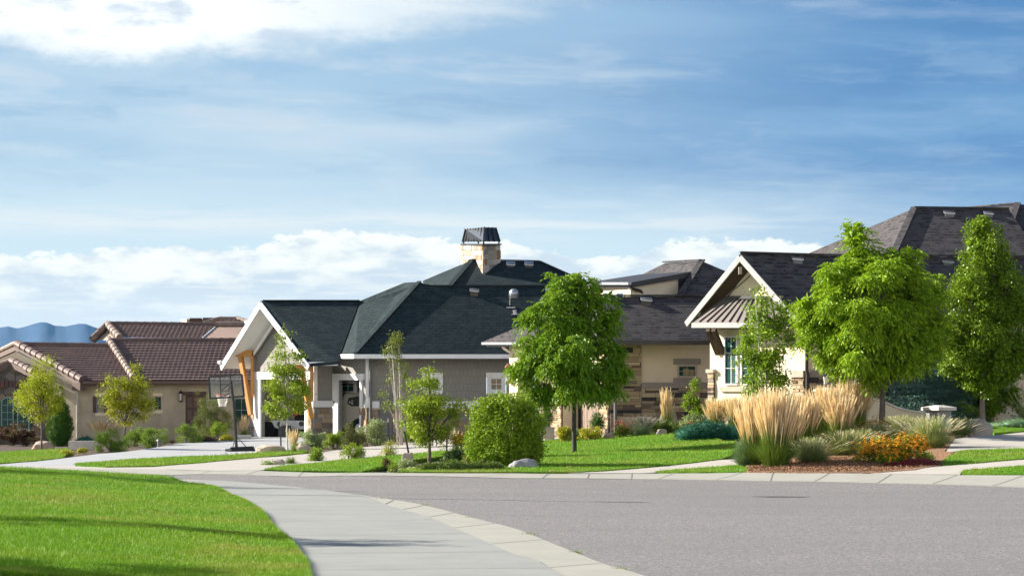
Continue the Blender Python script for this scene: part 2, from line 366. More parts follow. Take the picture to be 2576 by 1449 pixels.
# ------------------------------------------------------------------ geometry helpers
def W(px, py, d):
    return Vector(((px-CX)/F*d, d, H-(py-HZ)/F*d))
ORG = {}
class MB:
    """collects faces (with optional colours) and links them as ONE mesh object"""
    def __init__(s): s.v = []; s.f = []; s.c = []
    def face(s, pts, col=None):
        n = len(s.v); s.v += [Vector(p) for p in pts]; s.f.append(tuple(range(n, n+len(pts)))); s.c.append(col)
    def solid(s, a, b, col=None):          # two matching loops joined by sides
        n = len(s.v); k = len(a)
        s.v += [Vector(p) for p in a] + [Vector(p) for p in b]
        s.f.append(tuple(range(n, n+k))); s.f.append(tuple(range(n+2*k-1, n+k-1, -1)))
        for i in range(k): s.f.append((n+i, n+k+i, n+k+(i+1) % k, n+(i+1) % k))
        s.c += [col]*(k+2)
    def box(s, c, sx, sy, sz, rz=0, col=None):     # c = centre of the base
        c = Vector(c); ca, sa = math.cos(rz), math.sin(rz)
        q = [(-sx/2, -sy/2), (sx/2, -sy/2), (sx/2, sy/2), (-sx/2, sy/2)]
        q = [Vector((x*ca-y*sa, x*sa+y*ca, 0)) for x, y in q]
        s.solid([c+p for p in q], [c+p+Vector((0, 0, sz)) for p in q], col)
    def bar(s, a, b, w, h=None, col=None):
        a = Vector(a); b = Vector(b); h = h or w; d = (b-a).normalized()
        u = d.cross(Vector((0, 0, 1)))
        if u.length < .01: u = Vector((1, 0, 0))
        u.normalize(); v = u.cross(d)
        q = [u*w/2+v*h/2, -u*w/2+v*h/2, -u*w/2-v*h/2, u*w/2-v*h/2]
        s.solid([a+p for p in q], [b+p for p in q], col)
    def tube(s, pts, rad, k=8, cap=True):
        pts = [Vector(p) for p in pts]
        if not hasattr(rad, '__len__'): rad = [rad]*len(pts)
        rings = []
        for i, p in enumerate(pts):
            d = (pts[min(i+1, len(pts)-1)]-pts[max(i-1, 0)]).normalized()
            u = d.cross(Vector((.13, .99, .02))); u.normalize(); v = d.cross(u)
            n = len(s.v); rings.append(n)
            for j in range(k):
                t = 2*math.pi*j/k; s.v.append(p+(u*math.cos(t)+v*math.sin(t))*rad[i])
        for a, b in zip(rings, rings[1:]):
            for j in range(k): s.f.append((a+j, a+(j+1) % k, b+(j+1) % k, b+j)); s.c.append(None)
        if cap:
            s.f.append(tuple(rings[0]+j for j in range(k))[::-1]); s.f.append(tuple(rings[-1]+j for j in range(k))); s.c += [None, None]
    def lathe(s, c, prof, k=14):            # prof: (radius, z)
        c = Vector(c); rings = []
        for r, z in prof:
            n = len(s.v); rings.append(n)
            for j in range(k):
                t = 2*math.pi*j/k; s.v.append(c+Vector((r*math.cos(t), r*math.sin(t), z)))
        for a, b in zip(rings, rings[1:]):
            for j in range(k): s.f.append((a+j, a+(j+1) % k, b+(j+1) % k, b+j)); s.c.append(None)
        s.f.append(tuple(rings[0]+j for j in range(k))[::-1]); s.f.append(tuple(rings[-1]+j for j in range(k))); s.c += [None, None]
    def build(s, name, m, parent=None, label=None, smooth=False):
        org = ORG.get(parent.name, Vector((0, 0, 0))) if parent else Vector((0, 0, 0))
        if parent is None:
            xs = [v.x for v in s.v]; ys = [v.y for v in s.v]; org = Vector((sum(xs)/len(xs), sum(ys)/len(ys), min(v.z for v in s.v)))
        me = bpy.data.meshes.new(name); me.from_pydata([v-org for v in s.v], [], s.f); me.update()
        import bmesh
        if len(s.f) < 60000 and not smooth:
            bm = bmesh.new(); bm.from_mesh(me); bmesh.ops.recalc_face_normals(bm, faces=bm.faces); bm.to_mesh(me); bm.free()
        uvl = me.uv_layers.new(name='UVMap').data; vs = s.v
        for p in me.polygons:
            n = p.normal
            if abs(n.z) > .985: u = Vector((1, 0, 0)); v = Vector((0, 1, 0))
            else:
                u = Vector((0, 0, 1)).cross(n); u.normalize(); v = n.cross(u)
                if u.x < 0: u = -u
            for li in p.loop_indices:
                q = vs[me.loops[li].vertex_index]; uvl[li].uv = (q.dot(u), q.dot(v))
        if any(s.c):
            ca = me.color_attributes.new('Col', 'FLOAT_COLOR', 'CORNER')
            for p, c in zip(me.polygons, s.c):
                for li in p.loop_indices: ca.data[li].color = tuple(c or (.3, .3, .3))+(1,)
        if smooth:
            for p in me.polygons: p.use_smooth = True
        me.materials.append(m)
        o = bpy.data.objects.new(name, me); C.objects.link(o)
        if parent: o.parent = parent; ORG[o.name] = org
        else: o.location = org; ORG[o.name] = org
        if label: o['label'] = label
        return o
def tag(o, label=None, cat=None, group=None, kind=None):
    if label: o['label'] = label
    if cat: o['category'] = cat
    if group: o['group'] = group
    if kind: o['kind'] = kind
    return o
def thing(name, label, cat, loc, group=None):
    o = bpy.data.objects.new(name, None); C.objects.link(o); o.location = loc; o.empty_display_size = .3
    ORG[o.name] = Vector(loc); return tag(o, label, cat, group)
class VP:
    """a vertical wall plane through two columns of the view"""
    def __init__(s, p1, d1, p2, d2):
        s.p1, s.d1, s.p2, s.d2 = p1, d1, p2, d2
        a = W(p1, HZ, d1); b = W(p2, HZ, d2); t = b-a
        s.n = Vector((t.y, -t.x, 0)).normalized()
        if s.n.y > 0: s.n = -s.n
    def d(s, px):
        t = (px-s.p1)/(s.p2-s.p1); return 1/((1-t)/s.d1+t/s.d2)
    def w(s, px, py, off=0): return W(px, py, s.d(px)) + s.n*off
    def slab(s, mb, pts, o0=0, o1=.05, col=None):
        mb.solid([s.w(x, y, o1) for x, y in pts], [s.w(x, y, o0) for x, y in pts], col)
    def rect(s, mb, x0, y0, x1, y1, o0=0, o1=.05, col=None):
        s.slab(mb, [(x0, y0), (x1, y0), (x1, y1), (x0, y1)], o0, o1, col)
def roof(mb, pts, th=.12):
    mb.solid(pts, [p-Vector((0, 0, th)) for p in pts])
def npmesh(name, V, faces, m, parent=None, org=None, smooth=False):
    if org is None: org = ORG.get(parent.name, Vector((0, 0, 0))) if parent else Vector((0, 0, 0))
    V = np.asarray(V, dtype=np.float32) - np.array(org, dtype=np.float32)
    k = faces.shape[1]; nf = faces.shape[0]
    me = bpy.data.meshes.new(name); me.vertices.add(len(V)); me.vertices.foreach_set('co', V.ravel())
    me.loops.add(nf*k); me.loops.foreach_set('vertex_index', faces.astype(np.int32).ravel())
    me.polygons.add(nf); me.polygons.foreach_set('loop_start', np.arange(0, nf*k, k, dtype=np.int32))
    me.polygons.foreach_set('loop_total', np.full(nf, k, dtype=np.int32))
    if smooth: me.polygons.foreach_set('use_smooth', np.ones(nf, dtype=bool))
    me.update(calc_edges=True); me.materials.append(m)
    o = bpy.data.objects.new(name, me); C.objects.link(o)
    if parent: o.parent = parent
    else: o.location = org
    ORG[o.name] = Vector(org)
    return o

# ------------------------------------------------------------------ terrain
ctrl = []
for x in (-45, -30, -15, 0, 15, 30, 45):
    for y in (-20, 0, 12, 24, 36, 46): ctrl.append((x, y, 0))
pc = [(-700, 1196, 57.7), (-200, 1196, 57.7), (425, 1196, 57.7), (750, 1200, 56.2), (1288, 1204, 54.9), (1588, 1206, 54.2), (1938, 1211, 52.6), (2208, 1216, 51.4), (2576, 1227, 49.5), (3000, 1238, 47.5),
      (-700, 1176, 62), (0, 1174, 62), (425, 1181, 59), (650, 1184, 58), (950, 1189, 56.7), (1288, 1191, 56.2), (1788, 1191, 55.5), (2163, 1191.5, 53.8), (2576, 1196, 51.6), (3000, 1201, 49.5),
      (-300, 1168, 66), (0, 1168, 67), (0, 1139, 86), (172, 1130, 89), (148, 1154, 76), (249, 1142, 82), (370, 1129, 88), (444, 1117, 93), (621, 1104, 97), (775, 1101, 97),
      (0, 1113, 105), (197, 1112, 106), (500, 1108, 105), (190, 1172, 63), (444, 1151, 76), (444, 1170, 64), (547, 1148, 78), (719, 1136, 82), (666, 1151, 75), (755, 1144, 77), (605, 1136, 86),
      (740, 1172, 64), (858, 1160, 69), (1036, 1144, 74), (1116, 1136, 77), (811, 1139, 80), (905, 1127, 85), (1000, 1118, 89), (1110, 1107, 93), (1130, 1104, 96), (1280, 1104, 96),
      (1020, 1175, 60), (1080, 1154, 68), (1265, 1172, 60), (1318, 1176, 58.5), (1445, 1140, 67), (1407, 1108, 80), (1362, 1113, 78), (1590, 1095, 78), (1703, 1090, 78), (1850, 1113, 70), (1812, 1157, 61),
      (1650, 1175, 58), (1570, 1086, 80), (1780, 1080, 79), (2394, 1106, 64), (2576, 1088, 68), (2377, 1138, 58.5), (2576, 1130, 59), (2576, 1156, 55.5), (2361, 1174, 55.3), (2576, 1173, 54),
      (1930, 1182, 55.5), (2050, 1125, 63), (2160, 1085, 67), (2217, 1072, 69.5), (2280, 1070, 70), (2380, 1075, 69), (2465, 1094, 67), (2576, 1072, 74), (2472, 1062, 73), (1900, 1072, 74),
      (2800, 1085, 68), (2800, 1170, 53), (-300, 1139, 86)]
for a in pc:
    p = W(*a); ctrl.append((p.x, p.y, p.z))
ctrl += [(-40, 130, .3), (0, 130, .5), (40, 130, 1.2), (-60, 100, .3), (60, 95, 1.4), (45, 60, .8), (-45, 70, .15), (0, 180, 0), (-80, 180, -.5), (80, 180, 0), (0, 260, -3), (-120, 260, -4), (120, 260, -3), (-120, 60, 0), (120, 60, 1), (-120, 0, 0), (120, 0, 0)]
CT = np.array(ctrl)
_n = len(CT); _D = np.hypot(CT[:, None, 0]-CT[None, :, 0], CT[:, None, 1]-CT[None, :, 1])
_A = np.zeros((_n+1, _n+1)); _A[:_n, :_n] = _D - np.eye(_n)*.15; _A[:_n, _n] = 1; _A[_n, :_n] = 1
_w = np.linalg.solve(_A, np.append(CT[:, 2], 0))
def TZ(x, y):
    x = np.asarray(x, float); y = np.asarray(y, float)
    D = np.hypot(x[..., None]-CT[:, 0], y[..., None]-CT[:, 1])
    return D@_w[:_n] + _w[_n]
def tz(x, y): return float(TZ(np.array([x]), np.array([y]))[0])
def ground(px, py, dmin=49.):
    ds = np.arange(dmin, 150, .25); x = (px-CX)/F*ds; z = H-(py-HZ)/F*ds
    g = TZ(x, ds) - z; i = np.argmax(g > 0)
    if g[i] <= 0: i = len(ds)-1
    if i > 0:
        t = -g[i-1]/(g[i]-g[i-1]+1e-9); d = ds[i-1]+t*.25
    else: d = ds[0]
    return W(px, py, d)
def base(px, d):            # point on the ground below a column of the view at distance d
    x = (px-CX)/F*d; return Vector((x, d, tz(x, d)))
def at(px, py, d):          # same, plus the height of a pixel above it
    b = base(px, d); return b, W(px, py, d).z-b.z

def spline(pts, k=8):       # catmull-rom through world points
    P = [Vector(p) for p in pts]; out = []
    for i in range(len(P)-1):
        a, b, c, d = P[max(i-1, 0)], P[i], P[i+1], P[min(i+2, len(P)-1)]
        for j in range(k):
            t = j/k
            out.append(.5*((2*b)+(c-a)*t+(2*a-5*b+4*c-d)*t*t+(3*b-a-3*c+d)*t**3))
    out.append(P[-1]); return out
def sheet(name, outline, m, zoff=.0, step=.8, zfun=None, skirt=.12, rag=0, parent=None):
    """a ground patch: outline (x, y) filled with a draped grid, with a small edge"""
    pts = []
    n = len(outline)
    for i in range(n):
        a = Vector(outline[i][:2]); b = Vector(outline[(i+1) % n][:2]); k = max(1, int((b-a).length/(step*.6)))
        for j in range(k): pts.append(a.lerp(b, j/k))
    if rag: pts = [p+Vector((RS.uniform(-rag, rag), RS.uniform(-rag, rag))) for p in pts]
    xs = [p.x for p in pts]; ys = [p.y for p in pts]
    inner = []
    poly = np.array([(p.x, p.y) for p in pts])
    gx = np.arange(min(xs)+step/2, max(xs), step); gy = np.arange(min(ys)+step/2, max(ys), step)
    if len(gx) and len(gy):
        X, Y = np.meshgrid(gx, gy); X = X.ravel(); Y = Y.ravel()
        ok = inside(poly, X, Y)
        inner = [Vector((a, b)) for a, b in zip(X[ok], Y[ok])]
    k = len(pts)
    res = geometry.delaunay_2d_cdt(pts+inner, [(i, (i+1) % k) for i in range(k)], [], 1, 1e-5)
    vs = res[0]; fs = [tuple(f) for f in res[2]]
    xy = np.array([(v.x, v.y) for v in vs]); z = (zfun or TZ)(xy[:, 0], xy[:, 1]) + zoff
    V = [Vector((a[0], a[1], b)) for a, b in zip(xy, z)]
    # keep upward
    F2 = []
    for f in fs:
        a, b, c = V[f[0]], V[f[1]], V[f[2]]
        F2.append(f if (b-a).cross(c-a).z > 0 else f[::-1])
    if skirt:
        cnt = {}
        for f in F2:
            for i in range(len(f)):
                e = (f[i], f[(i+1) % len(f)]); cnt[e] = 1
        low = {}
        def dn(i):
            if i not in low: low[i] = len(V); V.append(V[i]-Vector((0, 0, skirt)))
            return low[i]
        for e in list(cnt):
            if (e[1], e[0]) not in cnt: F2.append((e[1], e[0], dn(e[0]), dn(e[1])))
    me = bpy.data.meshes.new(name); me.from_pydata(V, [], F2); me.update(); me.materials.append(m)
    o = bpy.data.objects.new(name, me); C.objects.link(o); ORG[o.name] = Vector((0, 0, 0))
    if parent: o.parent = parent
    else: o['kind'] = 'structure'
    return o
def inside(poly, X, Y):
    ok = np.zeros(len(X), bool); n = len(poly)
    for i in range(n):
        x1, y1 = poly[i]; x2, y2 = poly[(i+1) % n]
        c = ((y1 > Y) != (y2 > Y)) & (X < (x2-x1)*(Y-y1)/((y2-y1) or 1e-9)+x1); ok ^= c
    return ok
def G(pts): return [tuple(ground(*p))[:2] if len(p) == 2 else tuple(W(*p))[:2] for p in pts]

# ground sheet out to the horizon
gx = np.concatenate([[-9000, -4000, -1500, -600, -300, -160, -100], np.arange(-70, 71, 1.2), [100, 160, 300, 600, 1500, 4000, 9000]])
gy = np.concatenate([[-9000, -3000, -800, -200, -60, -20], np.arange(0, 125, 1.2), [140, 170, 220, 300, 500, 1000, 2500, 6000, 14000]])
X, Y = np.meshgrid(gx, gy)
Zg = np.zeros_like(X); near = (abs(X) < 150) & (Y < 230) & (Y > -70)
Zg[near] = TZ(X[near], Y[near])
Zg[~near] = np.where(Y[~near] > 230, -6, 0)
Zg -= .09
Zg[(Y > 300)] = -8 - (Y[Y > 300]-300)*.002
nx = len(gx); idx = np.arange(len(gy)*nx).reshape(len(gy), nx)
fa = np.stack([idx[:-1, :-1].ravel(), idx[:-1, 1:].ravel(), idx[1:, 1:].ravel(), idx[1:, :-1].ravel()], 1)
g = npmesh('ground', np.stack([X.ravel(), Y.ravel(), Zg.ravel()], 1), fa, M['soil'], smooth=True); g['kind'] = 'structure'

# road and far kerb
far_edge = [(-700, 1196, 57.7), (-200, 1196, 57.7), (425, 1196, 57.7), (750, 1200, 56.2), (1288, 1204, 54.9), (1588, 1206, 54.2), (1938, 1211, 52.6), (2208, 1216, 51.4), (2576, 1227, 49.5), (3000, 1238, 47.5)]
far_back = [(-700, 1176, 62), (0, 1174, 62), (425, 1181, 59), (650, 1184, 58), (950, 1189, 56.7), (1288, 1191, 56.2), (1788, 1191, 55.5), (2163, 1191.5, 53.8), (2576, 1196, 51.6), (3000, 1201, 49.5)]
fe = [W(*a) for a in far_edge]; fb = [W(*a) for a in far_back]
fe_s = [(p.x, p.y) for p in spline([(p.x, p.y, 0) for p in fe], 5)]; fb_s = [(p.x, p.y) for p in spline([(p.x, p.y, 0) for p in fb], 5)]
sheet('road', [(-45, 1)]+[(-45, 57)]+fe_s+[(45, 44), (45, 1)], M['asphalt'], 0.0, 1.5, skirt=0)
kerb = sheet('kerb', fe_s+fb_s[::-1], M['curb'], .012, .5, skirt=.1)
jm = MB()
def joint(a, b, w=.014, z=.006, zf=tz):
    a = Vector(a[:2]); b = Vector(b[:2]); d = (b-a).normalized(); n = Vector((-d.y, d.x))*w
    k = max(1, int((b-a).length/.5))
    for i in range(k):
        p = a.lerp(b, i/k); q = a.lerp(b, (i+1)/k)
        jm.face([(p.x-n.x, p.y-n.y, zf(p.x, p.y)+z), (q.x-n.x, q.y-n.y, zf(q.x, q.y)+z), (q.x+n.x, q.y+n.y, zf(q.x, q.y)+z), (p.x+n.x, p.y+n.y, zf(p.x, p.y)+z)])
for px in (520, 640, 760, 890, 1000, 1130, 1250, 1377, 1482, 1590, 1703, 1832, 1948, 2077, 2212, 2364, 2520):
    e = min(fe_s, key=lambda p: abs(CX+p[0]/p[1]*F-px+14)); bk = min(fb_s, key=lambda p: abs(CX+p[0]/p[1]*F-px-16))
    joint(e, bk, .011, .018)
kj = jm.build('joint', M['joint'], kerb)

# near pavement, near kerb and the lawn in front
def flat(px, py, z=0): 
    d = (H-z)*F/(py-HZ); return ((px-CX)/F*d, d)
walk_l = [(-.35, 7), (-.6, 9), (-1.1, 14)] + [flat(*a) for a in ((780, 1449), (760, 1409), (710, 1354), (685, 1329), (645, 1286), (585, 1254), (530, 1231), (470, 1214))] + [(-7.5, 50), (-9.5, 53)]
walk_r = [(2.6, 7), (2.0, 10), (1.35, 14)] + [flat(*a) for a in ((1403, 1446), (1348, 1414), (1288, 1398), (1225, 1369), (1150, 1336), (1075, 1304), (980, 1276), (915, 1251), (790, 1233), (690, 1223), (560, 1212))] + [(-7.3, 52.6), (-9.4, 53.6)]
kerb_r = [(3.9, 7), (3.2, 10), (2.45, 14)] + [flat(*a) for a in ((1613, 1449), (1518, 1421), (1413, 1379), (1328, 1344), (1288, 1330), (1175, 1301), (1050, 1269), (915, 1248), (800, 1235), (700, 1225), (600, 1214.5), (475, 1208))] + [(-8.5, 54.0), (-9.4, 54.2)]
sp2 = lambda q: [(p.x, p.y) for p in spline([(a[0], a[1], 0) for a in q], 4)]
wl, wr, kr = sp2(walk_l), sp2(walk_r), sp2(kerb_r)
zero = lambda x, y: np.zeros_like(x)
nw = sheet('pavement', wl+wr[::-1], M['walk'], .030, 1.0, zfun=zero, skirt=.06)
nk = sheet('near_kerb', wr+kr[::-1], M['curb'], .018, 1.0, zfun=zero, skirt=.06)
def cross(poly, py):
    """x where a polyline crosses the row py of flat ground"""
    for a, b in zip(poly, poly[1:]):
        y1, y2 = HZ+H*F/a[1], HZ+H*F/b[1]
        if (y1-py)*(y2-py) <= 0 and y1 != y2:
            t = (py-y1)/(y2-y1); return Vector(a).lerp(Vector(b), t)
jm = MB(); z0 = lambda x, y: .0305
for py in (1441, 1399, 1353, 1317, 1289, 1270, 1254, 1242):
    a = cross(wl, py); b = cross(wr, py-5)
    if a and b: joint(a, b, .011, .004, z0)
jm.build('joint', M['joint'], nw)
jm = MB(); z1 = lambda x, y: .0185
for py in (1432, 1372, 1331, 1304, 1285, 1271):
    a = cross(wr, py); b = cross(kr, py-12)
    if a and b: joint(a, b, .011, .004, z1)
jm.build('joint', M['joint'], nk)

lawn_edge = walk_l[:-3]
back = [(W(465, 1209, 47.5)), W(430, 1199, 49), W(370, 1195, 50), W(200, 1183, 51), W(0, 1174, 52), W(-200, 1166, 53)]
LC = [(p[0], p[1], .045) for p in lawn_edge] + [tuple(p) for p in back] + [(-26, 52, .62), (-30, 30, .6), (-30, 7, .5), (-6, 8, .22), (-9, 8, .28)]
for a in ((0, 1449, 24, 0), (300, 1400, 27, 0), (300, 1300, 36, 0), (100, 1240, 44, 0)):
    x = (a[0]-CX)/F*a[2]; LC.append((x, a[2], .16+.02*(-x-2)))
LA = np.array(LC); _m = len(LA); _B = np.zeros((_m+1, _m+1)); _B[:_m, :_m] = np.hypot(LA[:, None, 0]-LA[None, :, 0], LA[:, None, 1]-LA[None, :, 1])-np.eye(_m)*.3; _B[:_m, _m] = 1; _B[_m, :_m] = 1
_lw = np.linalg.solve(_B, np.append(LA[:, 2], 0))
def LZ(x, y):
    D = np.hypot(np.asarray(x)[..., None]-LA[:, 0], np.asarray(y)[..., None]-LA[:, 1]); return D@_lw[:_m]+_lw[_m]
lawn_poly = sp2([(p[0]-.02, p[1]) for p in lawn_edge] + [(p.x, p.y) for p in back]) + [(-26, 53), (-30, 30), (-30, 7)]
sheet('front_lawn', lawn_poly, M['lawn'], 0, .6, zfun=LZ, skirt=.7, rag=.02)

# far side patches (outlines in photo units, dropped on the terrain)
def patch(name, pts, m, zoff=.03, rag=0, step=.7): 
    return sheet(name, G(pts), m, zoff, step, rag=rag, skirt=.1)
patch('driveway', [(-260, 1171), (0, 1168.5), (150, 1154), (249, 1142), (370, 1129), (444, 1117), (488, 1113), (560, 1108), (621, 1104), (640, 1100.5), (790, 1100), (800, 1118), (719, 1136), (645, 1142), (547, 1149), (444, 1152), (326, 1158), (189, 1170), (190, 1176), (-260, 1176.5)], M['drive_grey'], .012)
grassy = []
def lawnpatch(pts, rag=.03, zoff=.035):
    o = patch('lawn', pts, M['lawn'], zoff, rag); grassy.append((G(pts), zoff)); return o
lawnpatch([(-300, 1140), (0, 1139.5), (60, 1135), (172, 1130), (165, 1143), (152, 1154), (80, 1162), (0, 1167.5), (-300, 1170)])
lawnpatch([(189, 1169), (326, 1157.5), (444, 1151.5), (547, 1148.5), (645, 1141.5), (719, 1136), (775, 1135), (755, 1143), (666, 1151), (547, 1161), (444, 1170), (385, 1175), (266, 1176.5), (200, 1173)])
patch('footpath', [(-260, 1176.5), (190, 1174), (266, 1177.5), (385, 1176), (444, 1171), (547, 1162), (660, 1152), (720, 1148), (755, 1144), (811, 1138.5), (905, 1126.5), (1000, 1117.5), (1110, 1106.5), (1200, 1104), (1200, 1128), (1116, 1136), (1036, 1144), (947, 1151), (858, 1160), (740, 1172), (662, 1183.3), (650, 1184.3), (425, 1181.5), (0, 1174.5), (-260, 1175.5)], M['drive_tan'], .018)
lawnpatch([(664, 1184.2), (740, 1172.5), (858, 1160.5), (947, 1151.5), (1036, 1144.5), (1116, 1136.5), (1150, 1141), (1110, 1150), (1030, 1160), (985, 1170), (930, 1184), (910, 1188), (860, 1187.8)])
lawnpatch([(1010, 1183), (1110, 1172), (1240, 1168), (1360, 1165), (1362, 1113), (1407, 1107.5), (1516, 1101), (1590, 1095), (1703, 1090), (1760, 1092), (1800, 1103), (1850, 1113), (1856, 1128), (1840, 1148), (1812, 1157), (1740, 1166), (1650, 1175.5), (1520, 1186), (1451, 1190.2), (1247, 1190.3), (1000, 1189.5)])
patch('garden_path', [(1362, 1111), (1372, 1101), (1412, 1100), (1408, 1107)], M['drive_tan'], .04)
patch('side_path', [(1430, 1191), (1520, 1187), (1650, 1176.5), (1740, 1167), (1812, 1158), (1870, 1155), (1910, 1160), (1900, 1170), (1854, 1171), (1768, 1178), (1700, 1183), (1650, 1189), (1620, 1191)], M['drive_tan'], .016)
lawnpatch([(1650, 1188.7), (1700, 1183.5), (1768, 1178.7), (1854, 1172.5), (1880, 1180), (1878, 1189.5), (1800, 1190.8), (1700, 1190.7)])
patch('mulch_bed', [(1874, 1190), (1880, 1178), (1870, 1160), (1875, 1120), (1960, 1100), (2100, 1088), (2200, 1080), (2330, 1080), (2400, 1085), (2400, 1106), (2378, 1138), (2400, 1140), (2365, 1172), (2300, 1184), (2200, 1191), (2000, 1191)], M['mulch'], .03, .04)
patch('entrance_drive', [(2394, 1106.5), (2470, 1098), (2576, 1088.5), (2760, 1080), (2760, 1125), (2576, 1130), (2426, 1134.5), (2380, 1139)], M['drive_tan'], .02)
lawnpatch([(2366, 1171), (2385, 1150), (2426, 1135), (2576, 1130.5), (2760, 1125), (2760, 1150), (2576, 1156), (2440, 1168)])
patch('side_pavement', [(2190, 1192.2), (2260, 1186), (2361, 1174.5), (2440, 1168.7), (2576, 1157.5), (2760, 1150), (2760, 1168), (2576, 1173), (2426, 1184), (2415, 1194.5)], M['drive_tan'], .018)
lawnpatch([(2416, 1194.3), (2426, 1185), (2576, 1174), (2760, 1169), (2760, 1197), (2576, 1195.6)])
lawnpatch([(2455, 1078), (2470, 1066), (2576, 1062), (2760, 1060), (2760, 1084), (2576, 1086), (2500, 1092)])
# tyre mark on the road
ol = [flat(*a) for a in ((1888, 1240), (1960, 1238.2), (2040, 1239.3), (2010, 1241.3), (1930, 1242.3))]
sheet('road_stain', ol, M['stain'], .006, 1, zfun=TZ, skirt=0)
# ------------------------------------------------------------------ house helpers
def part(name, m, parent, fn, label=None):
    b = MB(); fn(b); return b.build(name, m, parent, label)
def rects(name, m, parent, vp, rs, label=None):
    b = MB()
    for r in rs: vp.rect(b, *r[:4], *(r[4:] or (0, .05)))
    return b.build(name, m, parent, label)
def bars(name, m, parent, bs, label=None):
    b = MB()
    for r in bs: b.bar(*r)
    return b.build(name, m, parent, label)
def tubes(name, m, parent, ts, label=None):
    b = MB()
    for r in ts: b.tube(*r)
    return b.build(name, m, parent, label)
def window(parent, vp, x0, y0, x1, y1, fr, cols, rows, mf, mg, o=.0, fw=.05, label=None, mu=None):
    b = MB(); k = fr
    vp.rect(b, x0, y0, x1, y0+k, o, o+fw); vp.rect(b, x0, y1-k, x1, y1, o, o+fw)
    vp.rect(b, x0, y0+k, x0+k, y1-k, o, o+fw); vp.rect(b, x1-k, y0+k, x1, y1-k, o, o+fw)
    w = b.build('window', mf, parent, label)
    rects('pane', mg, w, vp, [(x0+k, y0+k, x1-k, y1-k, o, o+.012)])
    m = mu or max(.9, k*.35); b = MB()
    for i in range(1, cols): x = x0+k+(x1-x0-2*k)*i/cols; vp.rect(b, x-m/2, y0+k, x+m/2, y1-k, o+.014, o+.026)
    for i in range(1, rows): y = y0+k+(y1-y0-2*k)*i/rows; vp.rect(b, x0+k, y-m/2, x1-k, y+m/2, o+.028, o+.038)
    if cols*rows > 1: b.build('muntin', mf, w)
    return w
def stones(b, vp, x0, y0, x1, y1, hr, wr, pal, o=0, depth=.05, gap=.014, skip=None):
    d = vp.d((x0+x1)/2); s = F/d; a = vp.w(x0, y0); c = vp.w(x1, y0); L = (c-a).length; sx = (x1-x0)/L
    y = y0
    while y < y1-1:
        h = RS.uniform(*hr)*s
        if y+h > y1-.4*hr[0]*s: h = y1-y
        x = x0-RS.uniform(0, wr[0])*sx*.8
        while x < x1:
            w = RS.uniform(*wr)*sx; xa = max(x, x0); xb = min(x+w, x1)
            if xb-xa > .06*sx:
                ys = [y, y+h]
                if h > hr[0]*1.7*s and RS.rand() < .4: ys = [y, y+h*RS.uniform(.4, .6), y+h]
                for ya, yb in zip(ys, ys[1:]):
                    if skip and skip((xa+xb)/2, (ya+yb)/2): continue
                    c0 = np.array(pal[RS.randint(len(pal))])*RS.uniform(.8, 1.2)
                    j = lambda k: RS.uniform(-.25, .25)*gap*k
                    g = gap/2
                    ps = [(xa+g*sx+j(sx), ya+g*s+j(s)), (xb-g*sx+j(sx), ya+g*s+j(s)), (xb-g*sx+j(sx), yb-g*s+j(s)), (xa+g*sx+j(sx), yb-g*s+j(s))]
                    vp.slab(b, ps, o, o+depth*RS.uniform(.5, 1.1), tuple(np.clip(c0, 0, 1)))
            x += w
        y += h
LEDGE = [(.40, .30, .19), (.46, .36, .23), (.34, .25, .16), (.42, .30, .18), (.36, .27, .18), (.40, .31, .2), (.20, .13, .09), (.05, .048, .052), (.24, .19, .16), (.48, .38, .26), (.13, .095, .08)]
ASHLAR = [(.34, .27, .20), (.38, .29, .19), (.26, .17, .11), (.30, .28, .25), (.22, .18, .15), (.40, .32, .23), (.32, .23, .15)]
CHIM = [(.46, .42, .35), (.40, .33, .24), (.50, .47, .40), (.30, .17, .09), (.30, .29, .27), (.34, .26, .18), (.44, .40, .34), (.38, .34, .28)]
def flagstones(b, vp, x0, y0, x1, y1, size, pal, keep, o=0):
    """irregular rubble: cells of jittered seeds, shrunk and raised"""
    s = F/vp.d((x0+x1)/2); st = size*s; seeds = []
    y = y0-st
    while y < y1+st:
        x = x0-st
        while x < x1+st: seeds.append((x+RS.uniform(-.42, .42)*st, y+RS.uniform(-.42, .42)*st)); x += st
        y += st
    for i, (cx, cy) in enumerate(seeds):
        if not (x0 < cx < x1 and y0 < cy < y1): continue
        poly = [(cx-st*2, cy-st*2), (cx+st*2, cy-st*2), (cx+st*2, cy+st*2), (cx-st*2, cy+st*2)]
        for j, (qx, qy) in enumerate(seeds):
            if i == j or abs(qx-cx) > 3*st or abs(qy-cy) > 3*st: continue
            mx_, my_ = (cx+qx)/2, (cy+qy)/2; nx_, ny_ = qx-cx, qy-cy; out = []
            for k in range(len(poly)):
                p, q = poly[k], poly[(k+1) % len(poly)]
                dp = (p[0]-mx_)*nx_+(p[1]-my_)*ny_; dq = (q[0]-mx_)*nx_+(q[1]-my_)*ny_
                if dp <= 0: out.append(p)
                if dp*dq < 0: t = dp/(dp-dq); out.append((p[0]+(q[0]-p[0])*t, p[1]+(q[1]-p[1])*t))
            poly = out
            if len(poly) < 3: break
        if len(poly) < 3: continue
        poly = [(cx+(px-cx)*.90, cy+(py-cy)*.90) for px, py in poly]
        if not keep(cx, cy): continue
        c0 = np.array(pal[RS.randint(len(pal))])*RS.uniform(.8, 1.2)
        vp.slab(b, poly, o, o+.05*RS.uniform(.4, 1), tuple(np.clip(c0, 0, 1)))
